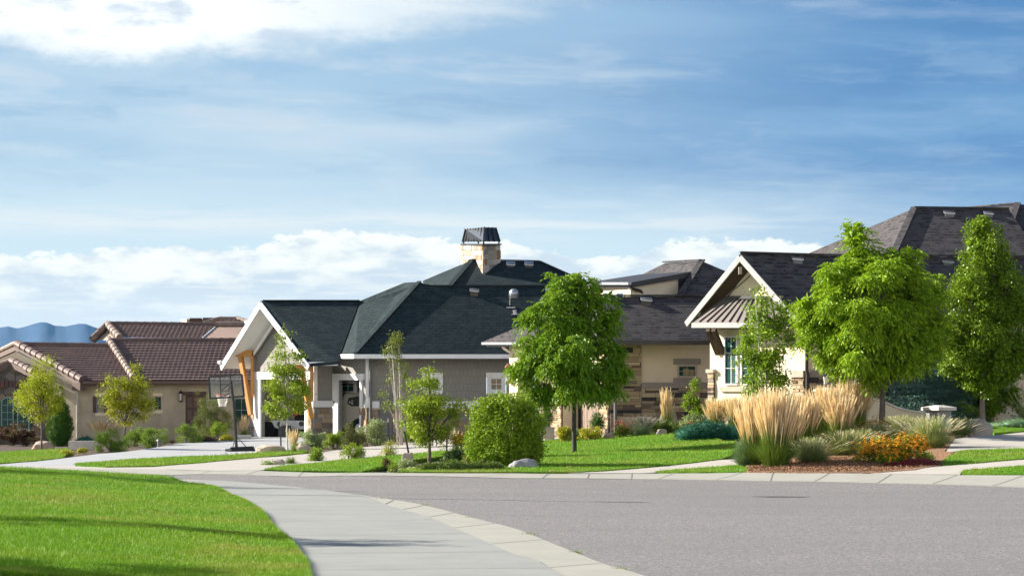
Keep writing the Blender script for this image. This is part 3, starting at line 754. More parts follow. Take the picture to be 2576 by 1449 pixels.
def tiles(name, m, parent, tl, tr, bl, br, course=.31, pitch=.21, amp=.012, label=None):
    tl, tr, bl, br = map(Vector, (tl, tr, bl, br))
    n = (br-bl).cross(tl-bl); n.normalize()
    if n.z < 0: n = -n
    slope = ((tl+tr)/2-(bl+br)/2).length; nc = max(2, round(slope/course)); ns = int(max((tr-tl).length, (br-bl).length)/(pitch/7))
    ud = (br-bl).normalized(); rows = []
    for i in range(nc):
        for f, lift in ((.0, 1.0), (.5, .62), (.97, .12)): rows.append(((i+f)/nc, lift))
    V = []; s = np.linspace(0, 1, ns+1)
    for v, lift in rows:
        l = np.array(bl.lerp(tl, v)); r = np.array(br.lerp(tr, v)); P = l[None]*(1-s[:, None])+r[None]*s[:, None]
        u = P@np.array(ud); ph = u/pitch*2*np.pi
        h = amp*np.clip(np.sin(ph)+.35, 0, 2)/1.35 + .055*lift
        V.append(P+h[:, None]*np.array(n)[None])
    V = np.concatenate(V); k = ns+1; idx = np.arange(len(V)).reshape(-1, k)
    fa = np.stack([idx[:-1, :-1].ravel(), idx[:-1, 1:].ravel(), idx[1:, 1:].ravel(), idx[1:, :-1].ravel()], 1)
    o = npmesh(name, V, fa, m, parent)
    if label: o['label'] = label
    return o
def caps(b, p, q, r=.12, seg=.38, up=.05):
    p = Vector(p)+Vector((0, 0, up)); q = Vector(q)+Vector((0, 0, up)); n = max(1, int((q-p).length/seg)); d = (q-p)/n
    for i in range(n):
        a = p+d*i-d*.12; c = p+d*(i+1); b.tube([a, c], [r*1.12, r*.9], 10)
def lantern(name, label, pos, s=1.0, wall=None, mat=None):
    """wall lantern: back plate, arm, roof, glass body, base"""
    t = thing(name, label, 'lamp', pos); p = Vector(pos); m = mat or M['blackmetal']
    b = MB(); b.box(p+Vector((0, .10*s, -.05*s)), .12*s, .02*s, .30*s); b.tube([p+Vector((0, .1*s, .2*s)), p+Vector((0, 0, .24*s))], .014*s, 6); b.build('bracket', m, t)
    b = MB(); b.lathe(p, [(.03*s, .30*s), (.10*s, .20*s), (.085*s, .18*s)][::-1], 8); b.lathe(p, [(.05*s, -.19*s), (.07*s, -.15*s), (.07*s, -.13*s)], 8)
    for k in range(4):
        a = math.pi/4+k*math.pi/2; q = p+Vector((math.cos(a)*.078*s, math.sin(a)*.078*s, 0)); b.bar(q-Vector((0, 0, .14*s)), q+Vector((0, 0, .19*s)), .014*s)
    b.build('cage', m, t)
    b = MB(); b.lathe(p, [(.05*s, -.13*s), (.065*s, 0), (.068*s, .17*s)], 8); b.build('glass', M['lampglass'], t)
    return t
def roofvent(parent, x0, y0, x1, y1, d, m1=None):
    """low box vent on a roof slope"""
    a = W(x0, y1, d); b2 = W(x1, y1, d); w = (b2-a).length; c = (a+b2)/2; h = (y1-y0)/F*d
    b = MB(); b.box(c+Vector((0, .25, -.1)), w*.8, .5, h*.9+.1); 
    v = b.build('roof_vent', m1 or M['darkfascia'], parent)
    b = MB(); z = h*.9+.0
    b.solid([c+Vector((-w/2, -.02, z-.02)), c+Vector((w/2, -.02, z-.05)), c+Vector((w/2, .5, z+.13)), c+Vector((-w/2, .5, z+.16))], [c+Vector((-w/2, -.02, z-.06)), c+Vector((w/2, -.02, z-.09)), c+Vector((w/2, .5, z+.09)), c+Vector((-w/2, .5, z+.12))])
    b.build('lid', M['greymetal'], v)

# ------------------------------------------------------------------ HOUSE 1 : stucco house with clay tile roofs (left)
h1 = thing('tiled_house', 'tan stucco house with a brown clay tile roof, leftmost in the row', 'house', base(350, 105), None)
VF1 = VP(197, 104, 700, 104); VG1 = VP(0, 105.6, 197, 104)
b = MB()
w1 = [(197, 966, 234, 1135), (234, 966, 262, 997), (234, 1037, 262, 1135), (262, 966, 388, 1135), (388, 966, 406, 997), (388, 1031, 406, 1135), (406, 966, 466, 1135), (466, 966, 518, 987), (518, 966, 660, 1135)]
for r in w1: VF1.rect(b, *r, -.2, 0)
b.build('wall', M['stucco_tan'], h1)
part('gable_wall', M['stucco_tan'], h1, lambda b: VG1.slab(b, [(-60, 1135), (-60, 930), (41, 884), (197, 968), (197, 1135)], -.2, 0))
w = window(h1, VF1, 243, 997, 262, 1037, 1.5, 2, 2, M['whitewood'], M['amber'], -.08, label='amber window with a brown shutter')
part('shutter', M['doorbrown'], w, lambda b: [VF1.rect(b, 234, 997, 243, 1038, .0, .05), VF1.rect(b, 262.5, 997, 270, 1038, .0, .05)])
window(h1, VF1, 388, 997, 406, 1031, 1.5, 2, 2, M['whitewood'], M['glass'], -.08)
[rects('window_trim', M['stucco_cream'], h1, VF1, [r]) for r in ((385, 989, 409, 996, 0, .04), (385, 1032, 409, 1040, 0, .04), (240, 988, 266, 996, 0, .04), (240, 1039, 266, 1046, 0, .04))]
dr = rects('door', M['doorbrown'], h1, VF1, [(467, 993, 517, 1108, -.12, -.05)])
rects('door_panel', M['brownfascia'], dr, VF1, [(471+k*15.5, y, 471+k*15.5+12, y+26, -.05, -.03) for k in range(3) for y in (999, 1031, 1063)])
rects('door_header', M['doorbrown'], h1, VF1, [(461, 985, 519, 993, .0, .08)])
w = window(h1, VF1, 589, 1000, 627, 1062, 3, 2, 2, M['whitewood'], M['glass'], .01)
# roofs
EV = 103.5; RG = 107.2
P = lambda x, y, d: W(x, y, d)
tiles('roof', M['tile'], h1, P(41, 868, RG), P(276, 871, RG), P(206, 959, EV), P(338, 959, EV))
tiles('roof', M['tile'], h1, P(272, 858, RG+.2), P(650, 858, RG+.2), P(334, 958, EV-.1), P(650, 958, EV-.1))
part('roof_deck', M['brownfascia'], h1, lambda b: [roof(b, [P(41, 870, RG), P(276, 872, RG), P(338, 961, EV), P(206, 961, EV)]), roof(b, [P(272, 860, RG+.25), P(650, 860, RG+.25), P(650, 960, EV), P(334, 960, EV)]),
     roof(b, [P(41, 870, RG), P(-80, 925, 112), P(-80, 935, 116), P(200, 872, 111)])])
b = MB(); caps(b, P(206, 957, EV), P(41, 866, RG), .17, .42); b.build('rake_tiles', M['tile'], h1)
b = MB(); caps(b, P(336, 955, EV), P(273, 857, RG+.2), .15, .36, .1); caps(b, P(-60, 915, 110.5), P(41, 866, RG), .13, .4)
b.build('ridge_tiles', M['tileridge'], h1)
b = MB(); caps(b, P(41, 867, RG), P(274, 870, RG), .10, .4, .03); caps(b, P(272, 857, RG+.2), P(650, 857, RG+.2), .10, .4, .03); b.build('ridge_tiles', M['tile'], h1)
bars('fascia', M['brownfascia'], h1, [(P(206, 966, EV-.05), P(41, 876, RG-.05), .1, .22), (P(-60, 922, 110.4), P(41, 876, RG-.05), .1, .2), (P(188, 972, EV+.2), P(208, 972, EV-.1), .3, .34)])
bars('gutter', M['brownfascia'], h1, [(P(208, 962, EV-.08), P(650, 962, EV-.08), .12, .13)])
tubes('downspout', M['palepipe'], h1, [([P(217, 966, 103.6), P(215, 971, 103.7), P(197, 979, 103.85), P(194.5, 984, 103.85), P(194.5, 1118, 103.85)], .05, 6)])
# upper storey roof
UE, UR = 110, 112.2
tiles('upper_roof', M['tile'], h1, P(272, 816, UR), P(545, 819, UR), P(300, 851, UE), P(503, 855, UE))
part('upper_roof', M['tilesunlit'], h1, lambda b: roof(b, [P(545, 820, UR), P(660, 820, UR), P(660, 862, UE-1), P(500, 858, UE-.1)]), 'flat brown tiled slope coloured pale as if in full sun')
part('upper_wall', M['stucco_tan'], h1, lambda b: [b.solid([P(248, 856, UE+1.2), P(266, 830, UR), P(292, 856, UE)], [P(248, 856, UE+1.6), P(266, 830, UR+.4), P(292, 856, UE+.4)]), b.solid([P(292, 850, UE+.3), P(500, 853, UE+.3), P(500, 866, UE+.3), P(292, 866, UE+.3)], [P(292, 850, UE+.6), P(500, 853, UE+.6), P(500, 866, UE+.6), P(292, 866, UE+.6)])])
b = MB(); caps(b, P(301, 851, UE-.1), P(270, 817, UR-.1), .16, .42); caps(b, P(234, 853, UE+1.2), P(270, 817, UR-.1), .15, .42); caps(b, P(545, 819, UR), P(660, 819, UR), .13, .38); b.build('ridge_tiles', M['tileridge'], h1)
b = MB(); caps(b, P(272, 815, UR), P(545, 818, UR), .10, .4, .03); b.build('ridge_tiles', M['tile'], h1)
bars('fascia', M['brownfascia'], h1, [(P(300, 857, UE-.1), P(269, 824, UR-.1), .1, .2), (P(236, 858, UE+1.1), P(269, 824, UR-.1), .1, .2), (P(300, 854, UE-.1), P(503, 857, UE-.1), .1, .12)])
tiles('upper_roof', M['tile'], h1, P(559, 804, 116), P(598, 803, 116), P(530, 821, 114.6), P(618, 820, 114.6))
b = MB(); caps(b, P(516, 815, 116), P(559, 803, 116.3), .12, .38); caps(b, P(559, 803, 116), P(598, 802, 116), .1, .38, .02); caps(b, P(598, 802, 116), P(640, 815, 115), .1, .38, .02); b.build('ridge_tiles', M['tileridge'], h1)
part('chimney', M['stucco_cream'], h1, lambda b: [b.box(P(482, 822, 117), .9, .7, .36, .6), b.box(P(520, 822, 117.5), .6, .7, .36, .6)])
part('chimney_pot', M['doorbrown'], h1, lambda b: [b.box(P(493, 818, 116.3), .55, .5, .34), b.box(P(526, 817, 116.5), .55, .5, .34)])
# entrance bay with rubble stone on the far left
VB1 = VP(-60, 104.3, 118, 103.9)
bay = part('stone_bay', M['mortar'], h1, lambda b: VB1.slab(b, [(-60, 1130), (-60, 960), (28, 917), (80, 945), (118, 962), (118, 1130)], -.3, 0))
inarch = lambda x, y: (3 < x < 38 and y > 1000 and (y > 1018 or (x-20.5)**2+(y-1018)**2 < 330)) or (44 < x < 77 and 1018 < y < 1080)
b = MB(); flagstones(b, VB1, -50, 915, 118, 1125, .36, [(.21, .16, .11), (.13, .11, .10), (.26, .20, .14), (.10, .075, .065), (.17, .15, .13)], lambda x, y: not inarch(x, y) and y > 922+max(0, abs(x-28)-6)*.5 and not (958 < y < 988 and abs(y-(966+(x-28)**2*.004)) < 9)); b.build('rubble_stone', M['stonecol'], bay)
b = MB()
for k in range(14):
    x = -42+k*11; y = 966+(x-28)**2*.004; VB1.slab(b, [(x, y-9), (x+9.5, 966+(x+9.5-28)**2*.004-9), (x+9.5, 966+(x+9.5-28)**2*.004+7), (x, y+7)], 0, .06, (.12*RS.uniform(.8, 1.3), .07, .06))
b.build('arch_band', M['stonecol'], bay)
b = MB(); arc = [(20.5+14.5*math.cos(t), 1014-14*math.sin(t)) for t in np.linspace(0, math.pi, 11)]
VB1.slab(b, [(35, 1072)]+arc+[(6, 1072)], .0, .07); pw = b.build('pane', M['glass'], h1)
b = MB()
for a, c in zip([(35, 1072)]+arc, arc+[(6, 1072)]): b.bar(VB1.w(*a, .09), VB1.w(*c, .09), .05)
for a, c in (((20.5, 1000), (20.5, 1072)), ((6, 1019), (35, 1019)), ((6, 1037), (35, 1037)), ((6, 1055), (35, 1055))): b.bar(VB1.w(*a, .085), VB1.w(*c, .085), .022)
aw = b.build('window', M['greenframe'], h1, 'arched window with pale green trim'); pw.parent = aw
window(h1, VB1, 45, 1022, 76, 1079, 2.6, 2, 3, M['greenframe'], M['glass'], .06, label='rectangular window with a pale sill')
rects('window_sill', M['whitestone'], h1, VB1, [(43, 1079, 78, 1085, 0, .12)])
tiles('porch_roof', M['tile'], h1, P(31, 908, 105.2), P(60, 907, 106), P(80, 934, 103.4), P(108, 934, 104.2))
b = MB(); caps(b, P(84, 938, 103.2), P(28, 909, 104.8), .16, .42); b.build('rake_tiles', M['tile'], h1)
b = MB(); caps(b, P(-60, 945, 105), P(28, 909, 104.8), .13, .42); b.build('ridge_tiles', M['tileridge'], h1)
bars('fascia', M['brownfascia'], h1, [(P(84, 945, 103.2), P(28, 917, 104.2), .1, .22), (P(-60, 953, 104), P(28, 917, 104.2), .1, .2)])
lantern('wall_lantern', 'black wall lantern beside the red-brown door of the tiled house', VF1.w(455.5, 1000, .12), 1.0)
lantern('wall_lantern', 'black wall lantern on the gable wall above the tall arborvitae', VG1.w(156, 989, .12), 1.1)

# ------------------------------------------------------------------ HOUSE 2 : grey shingled house with slate-black roof
h2 = thing('shingled_house', 'grey shingled house with a black roof, white trim and a stone chimney, in the middle', 'house', base(1000, 97))
VFa = VP(557, 103.5, 775, 96.5)                  # plane of the front rake boards
VW = VP(637, 102.3, 787, 97.5)                   # first garage wall
VS = VP(925, 96, 1320, 96)                       # long side wall
VR = VP(787, 97.5, 850, 98.2)
VG2 = VP(834, 99.2, 926, 96.05)
RD = 99.6
b = MB()
VW.slab(b, [(637, 890), (690, 812), (787, 915), (787, 935), (637, 935)], -.15, 0)
VW.rect(b, 637, 935, 658, 1108, -.15, 0); VW.rect(b, 772, 935, 787, 1108, -.15, 0)
VR.rect(b, 787, 905, 836, 1108, -.15, 0)
VG2.rect(b, 834, 895, 926, 955, -.15, 0); VG2.rect(b, 834, 955, 853, 1108, -.15, 0); VG2.rect(b, 908, 955, 926, 1108, -.15, 0)
for r in ((926, 895, 1064, 1112), (1064, 895, 1113, 940), (1064, 990, 1113, 1112), (1113, 895, 1223, 1112), (1223, 895, 1274, 940), (1223, 990, 1274, 1112), (1274, 895, 1330, 1112)): VS.rect(b, *r, -.15, 0)
b.build('wall', M['greysiding'], h2)
# roofs
b = MB(); A = W(655, 757, RD); roof(b, [A, W(905, 757, RD), W(849, 910, 96.3), W(775, 916, 96.5)], .1); b.build('roof', M['shingle_slate'], h2)
b = MB(); Lf = W(557, 918, 103.2); off = Vector((7, 0, 0)); roof(b, [A+Vector((.0, .02, -.02)), A+off, Lf+off, Lf], .1); b.build('roof', M['shingle_slate'], h2)
b = MB(); dn = Vector((0, 0, -.14)); b.solid([A+dn, A+dn+Vector((4.5, 0, 0)), Lf+dn+Vector((4.5, 0, 0)), Lf+dn], [q+Vector((0, 0, -.03)) for q in (A+dn, A+dn+Vector((4.5, 0, 0)), Lf+dn+Vector((4.5, 0, 0)), Lf+dn)]); b.build('soffit', M['soffit'], h2)
ap = W(1055, 709, 97.9)
b = MB(); roof(b, [ap, W(1018, 711, 99.5), W(905, 757, RD+.2), W(785, 889, 101), W(893, 889, 95)], .1); b.build('roof', M['shingle_slate'], h2, 'hipped slope in full sun')
b = MB(); roof(b, [ap, W(893, 889, 95), W(1420, 889, 95), W(1500, 720, 97.8), W(1085, 720, 97.8)], .1); b.build('roof', M['shingle_slate'], h2)
b = MB(); roof(b, [W(1064, 706, 107), W(1187, 654.5, 104.8), W(1130, 724, 102)], .1); b.build('roof', M['shingle_slate'], h2, 'upper slope in full sun')
b = MB(); roof(b, [W(1187, 654.5, 104.8), W(1355, 658, 104.8), W(1500, 724, 102.3), W(1127, 724, 102.3)], .1); b.build('roof', M['shingle_slate'], h2)
b = MB(); roof(b, [W(1187, 655, 106.1), W(1355, 658.5, 106.1), W(1500, 722, 110), W(1060, 716, 110)], .1); roof(b, [W(655, 757.5, RD+.1)+off*0+Vector((.3, 0, 0)), W(905, 757.5, RD+.1), W(1040, 757, 104), W(760, 860, 104)], .05); b.build('roof', M['shingle_slate'], h2)
b = MB()
for p, q in ((ap, W(893, 889, 95)), (W(1187, 654, 104.8), W(1130, 722, 102.2)), (W(1187, 654, 104.8), W(1355, 657.5, 104.8)), (W(1355, 657.5, 104.8), W(1490, 718, 102.5)), (A+Vector((.1, 0, 0)), W(905, 757, RD)), (W(1085, 719.5, 97.8), W(1480, 719.5, 97.8))):
    b = MB(); b.bar(p+Vector((0, 0, .02)), q+Vector((0, 0, .02)), .22, .04); b.build('ridge_cap', M['shingle_slate'], h2)
# white trim
bars('fascia', M['white'], h2, [(W(655, 766, RD-.05), W(556, 926, 103.2), .05, .26), (W(655, 766, RD-.05), W(776, 925, 96.4), .05, .26)], 'white rake boards of the garage gable')
b = MB(); b.bar(W(638.5, 890, 101.9), W(688, 815, 100.2), .04, .14); b.build('soffit_trim', M['white'], h2)
bars('gutter', M['white'], h2, [(W(785, 896.5, 100.9), W(893, 896.5, 94.9), .1, .17), (W(891, 896.5, 94.9), W(1330, 896.5, 94.9), .1, .17), (W(760, 915, 96.6), W(849, 915, 96.4), .1, .15)])
rects('trim', M['white'], h2, VW, [(636, 935, 787, 954, 0, .10), (641, 954, 658, 1104, 0, .07), (770, 954, 778, 1104, 0, .07)])
rects('trim', M['white'], h2, VR, [(788, 920, 797, 1008, 0, .05), (785, 1008, 835, 1024, 0, .08)])
rects('trim', M['white'], h2, VG2, [(834, 940, 918, 956, .0, .10), (835, 956, 853, 1092, 0, .07), (908, 956, 913, 1090, 0, .07)])
rects('trim', M['white'], h2, VS, [(920, 902, 928, 1010, -.05, .06), (918, 1009, 930, 1026, -.05, .09), (936, 1009, 955, 1026, 0, .07), (988, 1009, 1330, 1026, 0, .07)])
tubes('downspout', M['greypipe'], h2, [([W(958, 902, 95.1), W(957, 907, 95.4), W(935, 917, 95.8), W(932, 922, 95.85), W(932, 1060, 95.85)], .05, 6)])
tubes('gutter_end', M['white'], h2, [([W(551, 912, 103.2), W(556, 912, 103.1)], .09, 8), ([W(618, 811, 101.5), W(623, 811, 101.4)], .08, 8)])
rects('utility_panel', M['greypipe'], h2, VS, [(956, 991, 987, 1094, 0, .10)])
for x0 in (1064, 1223):
    w = window(h2, VS, x0+8, 948, x0+43, 984, 5, 2, 2, M['white'], M['amber'] if x0 > 1200 else M['glass'], -.06, label='small window with an amber blind' if x0 > 1200 else None, mu=1.3)
    rects('casing', M['white'], w, VS, [(x0, 937, x0+50, 949, 0, .07), (x0+2, 949, x0+8, 984, 0, .05), (x0+43, 949, x0+48, 984, 0, .05), (x0+2, 984, x0+48, 991, 0, .06)])
# stone bases
def stonebase(vp, x0, y0, x1, y1, pal=ASHLAR, hr=(.16, .34), wr=(.22, .5)):
    b = MB(); vp.rect(b, x0, y0, x1, y1, 0, .04); s = b.build('stone_base', M['mortarlight'], h2)
    b = MB(); stones(b, vp, x0, y0, x1, y1, hr, wr, pal, .04); b.build('stones', M['stonecol'], s)
stonebase(VW, 627, 1040, 643, 1104); stonebase(VW, 773, 1046, 787, 1104); stonebase(VR, 787, 1026, 836, 1106); stonebase(VG2, 908, 1026, 926, 1094)
stonebase(VS, 928, 1028, 955, 1100); stonebase(VS, 988, 1028, 1330, 1112)
rects('stone_ledge', M['trim_stone'], h2, VS, [(936, 1026, 956, 1030, 0, .13), (988, 1026, 1330, 1030, 0, .13)])
# timber brackets under the gable overhang
def bracket(beam, brace, post, lab):
    b = MB(); b.bar(W(*beam[0]), W(*beam[1]), .2, .26); o = b.build('timber_bracket', M['wood'], h2, lab)
    b = MB(); b.bar(W(*brace[0]), W(*brace[1]), .16, .19); b.build('brace', M['wood'], o); b = MB(); b.bar(W(*post[0]), W(*post[1]), .12, .12); b.build('post', M['wood'], o)
bracket(((583, 889, 102.7), (637, 889, 102.0)), ((605, 896, 102.3), (631, 1043, 101.9)), ((634.5, 896, 101.9), (634.5, 1000, 101.9)), 'stained timber bracket under the left overhang')
bracket(((742, 925, 97.2), (786, 925, 97.3)), ((758, 930, 97.0), (783, 1052, 97.2)), ((783.5, 920, 97.2), (783.5, 1010, 97.2)), 'stained timber bracket between the two garage doors')
# chimney
VC1 = VP(1161, 107.5, 1217, 103.5); VC2 = VP(1217, 103.5, 1258, 104.7)
ch = part('chimney', M['mortarlight'], h2, lambda b: b.solid([VC1.w(1161, 613), VC1.w(1217, 613), VC2.w(1258, 613), W(1203, 613, 108.7)], [VC1.w(1161, 720), VC1.w(1217, 720), VC2.w(1258, 720), W(1203, 720, 108.7)]))
b = MB(); stones(b, VC1, 1161, 614, 1217, 716, (.18, .40), (.35, .9), CHIM, 0, .05); b.build('stones', M['stonecol'], ch); b = MB(); stones(b, VC2, 1217, 614, 1258, 716, (.18, .40), (.2, .45), CHIM, 0, .05); b.build('stones', M['stonecol'], ch)
b = MB()
tp = [(1171, 577, 106.2), (1219, 572, 104.2), (1247.5, 572.5, 104.8), (1206, 577, 107.3)]; bt = [(1163.5, 608, 107.4), (1217, 608, 103.3), (1258, 608, 104.6), (1203, 608, 108.6)]
b.solid([W(*p) for p in tp], [W(*p) for p in bt]); cp = b.build('chimney_cap', M['roofmetal'], ch)
b = MB()
for i in range(8): t = i/7; b.bar(W(*tp[0]).lerp(W(*tp[1]), t)-Vector((.02, .03, 0)), W(*bt[0]).lerp(W(*bt[1]), t)-Vector((.02, .03, 0)), .035, .06)
for i in range(4): t = i/3; b.bar(W(*tp[1]).lerp(W(*tp[2]), t)-Vector((0, .03, 0)), W(*bt[1]).lerp(W(*bt[2]), t)-Vector((0, .03, 0)), .03, .06)
b.build('seam', M['seam'], cp)
b = MB()
for p in bt: q = W(*p); q2 = W(1211, 608, 105.8); q = q.lerp(q2, .06); b.bar(q, q-Vector((0, 0, .14)), .07)
b.bar(W(1161.5, 615, 107.4), W(1217, 615, 103.2), .12, .06); b.bar(W(1217, 615, 103.2), W(1259, 615, 104.5), .12, .06); b.build('cap_support', M['blackmetal'], ch)
# vents, dome and pipe
def onroof(px, py, a, b): t = (py-a[0])/(b[0]-a[0]); return a[1]+(b[1]-a[1])*t
roofvent(h2, 1273, 662, 1296, 672, onroof(0, 672, (658, 104.8), (724, 102.3))-.1); roofvent(h2, 1319, 662, 1342, 672, onroof(0, 672, (658, 104.8), (724, 102.3))-.1)
roofvent(h2, 1181, 728, 1205, 740, onroof(0, 740, (720, 97.8), (889, 95))-.1); roofvent(h2, 1372, 726, 1392, 738, 97.4)
dd = onroof(0, 765, (720, 97.8), (889, 95)); dm = W(1292.5, 740, dd-.2)
b = MB(); b.lathe(dm, [(.02, .22), (.1, .205), (.165, .14), (.195, .04), (.195, -.04), (.15, -.07)][::-1], 18); ds = b.build('satellite_dome', M['greymetal'], h2, smooth=True)
b = MB(); b.lathe(dm, [(.16, -.16), (.20, -.08), (.22, -.06)], 16); b.tube([dm+Vector((-.14, 0, -.1)), dm+Vector((-.16, .1, -.45))], .025, 6); b.box(dm+Vector((-.12, .15, -.56)), .35, .3, .04); b.build('mast', M['greymetal'], ds)
pd = onroof(0, 790, (720, 97.8), (889, 95))
b = MB(); q = W(1297, 792, pd); b.box(q+Vector((0, 0, 0)), .34, .3, .03); b.tube([q, q+Vector((-.04, 0, .2))], .08, 10); b.build('roof_pipe', M['greymetal'], h2)
# garage interiors
gi = part('garage_interior', M['interior'], h2, lambda b: [b.solid([W(640, 940, 108), W(830, 940, 108), W(830, 1115, 108), W(640, 1115, 108)], [W(640, 940, 108.2), W(830, 940, 108.2), W(830, 1115, 108.2), W(640, 1115, 108.2)]),
     b.solid([W(645, 930, 102.2), W(645, 930, 108), W(645, 1115, 108), W(645, 1115, 102.2)], [W(643, 930, 102.2), W(643, 930, 108), W(643, 1115, 108), W(643, 1115, 102.2)]),
     b.solid([W(645, 935, 102.2), W(830, 935, 98), W(830, 935, 108), W(645, 935, 108)], [W(645, 932, 102.2), W(830, 932, 98), W(830, 932, 108), W(645, 932, 108)])])
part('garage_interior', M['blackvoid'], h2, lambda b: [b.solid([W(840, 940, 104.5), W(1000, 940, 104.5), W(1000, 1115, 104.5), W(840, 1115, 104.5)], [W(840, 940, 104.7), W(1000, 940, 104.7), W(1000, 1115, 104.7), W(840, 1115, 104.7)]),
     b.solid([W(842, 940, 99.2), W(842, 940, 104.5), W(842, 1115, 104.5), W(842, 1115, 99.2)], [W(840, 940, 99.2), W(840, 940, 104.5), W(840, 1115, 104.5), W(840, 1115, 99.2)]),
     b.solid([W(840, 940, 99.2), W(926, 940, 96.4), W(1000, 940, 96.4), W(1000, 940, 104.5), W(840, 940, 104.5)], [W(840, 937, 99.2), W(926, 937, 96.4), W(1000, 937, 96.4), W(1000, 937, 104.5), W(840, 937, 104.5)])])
zf = base(700, 100).z+.02
b = MB(); b.box((W(715, 1040, 104).x, 103.6, zf-.25), 3.4, 8, .27); b.box((W(900, 1040, 101).x-.4, 101.5, zf-.25), 2.6, 7, .27); b.build('garage_floor', M['drive_grey'], h2)
# half raised overhead door with a small window in the second garage
VOD = VP(852, 99.6, 912, 98.2)
od = rects('garage_door', M['whitewood'], h2, VOD, [(856, 957, 898, 965, -.03, .02), (856, 965, 862, 984, -.03, .02), (890, 965, 898, 984, -.03, .02), (856, 984, 898, 988, -.03, .02)], 'raised overhead door with a small window')
rects('pane', M['glass'], od, VOD, [(862, 965, 890, 984, -.01, .005)]); rects('muntin', M['whitewood'], od, VOD, [(875.3, 965, 876.7, 984, .006, .02), (862, 970, 890, 971.2, .021, .03)])
bars('door_track', M['greymetal'], h2, [(W(856.5, 956, 99.0), W(856.5, 1090, 99.0), .035), (W(659.5, 956, 102.1), W(659.5, 1100, 102.1), .035)])
rects('keypad', M['greypipe'], h2, VG2, [(841, 1008, 845, 1020, .07, .1)])

# ------------------------------------------------------------------ HOUSE 3 : cream stucco and ledge stone house (right)
h3 = thing('stucco_house', 'cream stucco house with ledge stone walls, brown shingle roof and front gable', 'house', base(1700, 80))
VD = VP(1281, 87, 1534, 80); VS3 = VP(1534, 80, 1810, 80.4)
VGf = VP(1727, 76.3, 2008, 72.6); VBW = VP(1786, 76.1, 2026, 72.9); VR3 = VP(2026, 72.9, 2700, 75.3)
b = MB()
for r in ((1281, 866, 1302, 1108), (1302, 866, 1534, 925), (1388, 925, 1416, 1108), (1510, 925, 1534, 1108)): VD.rect(b, *r, -.6, 0)
b.build('garage_wall', M['stucco_cream'], h3); b = MB()
VBW.slab(b, [(1786, 1095), (1786, 812), (1884, 676), (2012, 812), (2026, 812), (2026, 1100)], -.2, 0)
b.build('wall', M['stucco_cream'], h3)
b = MB(); [VS3.rect(b, *r, -.2, 0) for r in ((1534, 860, 1708, 1105), (1708, 860, 1748, 921), (1708, 946, 1748, 1105), (1748, 860, 1810, 1105))]; b.build('side_wall', M['stucco_beige'], h3); b = MB(); [VR3.rect(b, 2026, 815, 2700, 1090, -.2, 0)]
b.build('wall', M['stucco_beige'], h3)
# doors of weathered boards
def boarddoor(x0, x1):
    b = MB(); n = max(3, int((x1-x0)/7))
    for i in range(n):
        xa = x0+(x1-x0)*i/n; xb = x0+(x1-x0)*(i+1)/n-.7; VD.rect(b, xa, 925, xb, 1100, -.55, -.50+RS.uniform(-.01, .01))
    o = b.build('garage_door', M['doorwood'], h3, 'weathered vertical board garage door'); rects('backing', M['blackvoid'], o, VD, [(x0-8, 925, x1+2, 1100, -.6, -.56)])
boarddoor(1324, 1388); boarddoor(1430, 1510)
bb = MB(); VD.rect(bb, 1300, 924, 1536, 1106, -.9, -.85); bb.build('recess_shade', M['blackvoid'], h3)  # black sheet standing in for the column's shade beside the doors
def ledge(vp, rs, pal=LEDGE, hr=(.08, .19), wr=(.2, .65), skip=None, m=M['mortar']):
    for r in rs:
        b = MB(); vp.rect(b, *r, 0, .03); s = b.build('stone_wall', m, h3); b = MB(); stones(b, vp, *r, hr, wr, pal, .03, .06, .012, skip); b.build('stones', M['stonecol'], s)
ledge(VD, [(1388, 935, 1416, 1104), (1510, 870, 1534, 1100)], wr=(.2, .5))
ledge(VS3, [(1534, 866, 1613, 1100), (1613, 976, 1786, 1100)])
ledge(VBW, [(1784, 938, 1799, 1090), (1995, 949, 2026, 1090)], wr=(.2, .4))
ledge(VR3, [(2034, 949, 2500, 1085)])
rects('trim', M['trim_stone'], h3, VBW, [(1783, 929, 1801, 938, 0, .14), (1993, 932, 2028, 949, 0, .14), (1815, 973, 1908, 985, 0, .08)])
rects('trim', M['trim_taupe'], h3, VS3, [(1613, 962, 1786, 976, 0, .09), (1694, 902, 1762, 917, 0, .05), (1694, 950, 1762, 962, 0, .05)])
rects('trim', M['trim_taupe'], h3, VR3, [(2034, 932, 2500, 949, 0, .09)])
w = window(h3, VS3, 1704, 918, 1752, 949, 4, 2, 2, M['trim_stone'], M['glass'], .0, label='small side window with pale boxes behind the glass', mu=.9)
b = MB(); VS3.rect(b, 1718, 927, 1734, 944, .0, .0135); VS3.rect(b, 1735.5, 929, 1746, 944, .0, .0133); b.build('box_inside', M['amber'], w)
for x0 in (1824, 1866):
    w = window(h3, VBW, x0, 846, x0+34, 968, 3.2, 2, 3, M['white'], M['glass'], .01, .06, label='tall bay window with interior shutters', mu=1.2)
    rects('shutter', M['teal'], w, VBW, [(x0+18.5, y, x0+29, y+1.6, .023, .027) for y in range(856, 962, 5)])
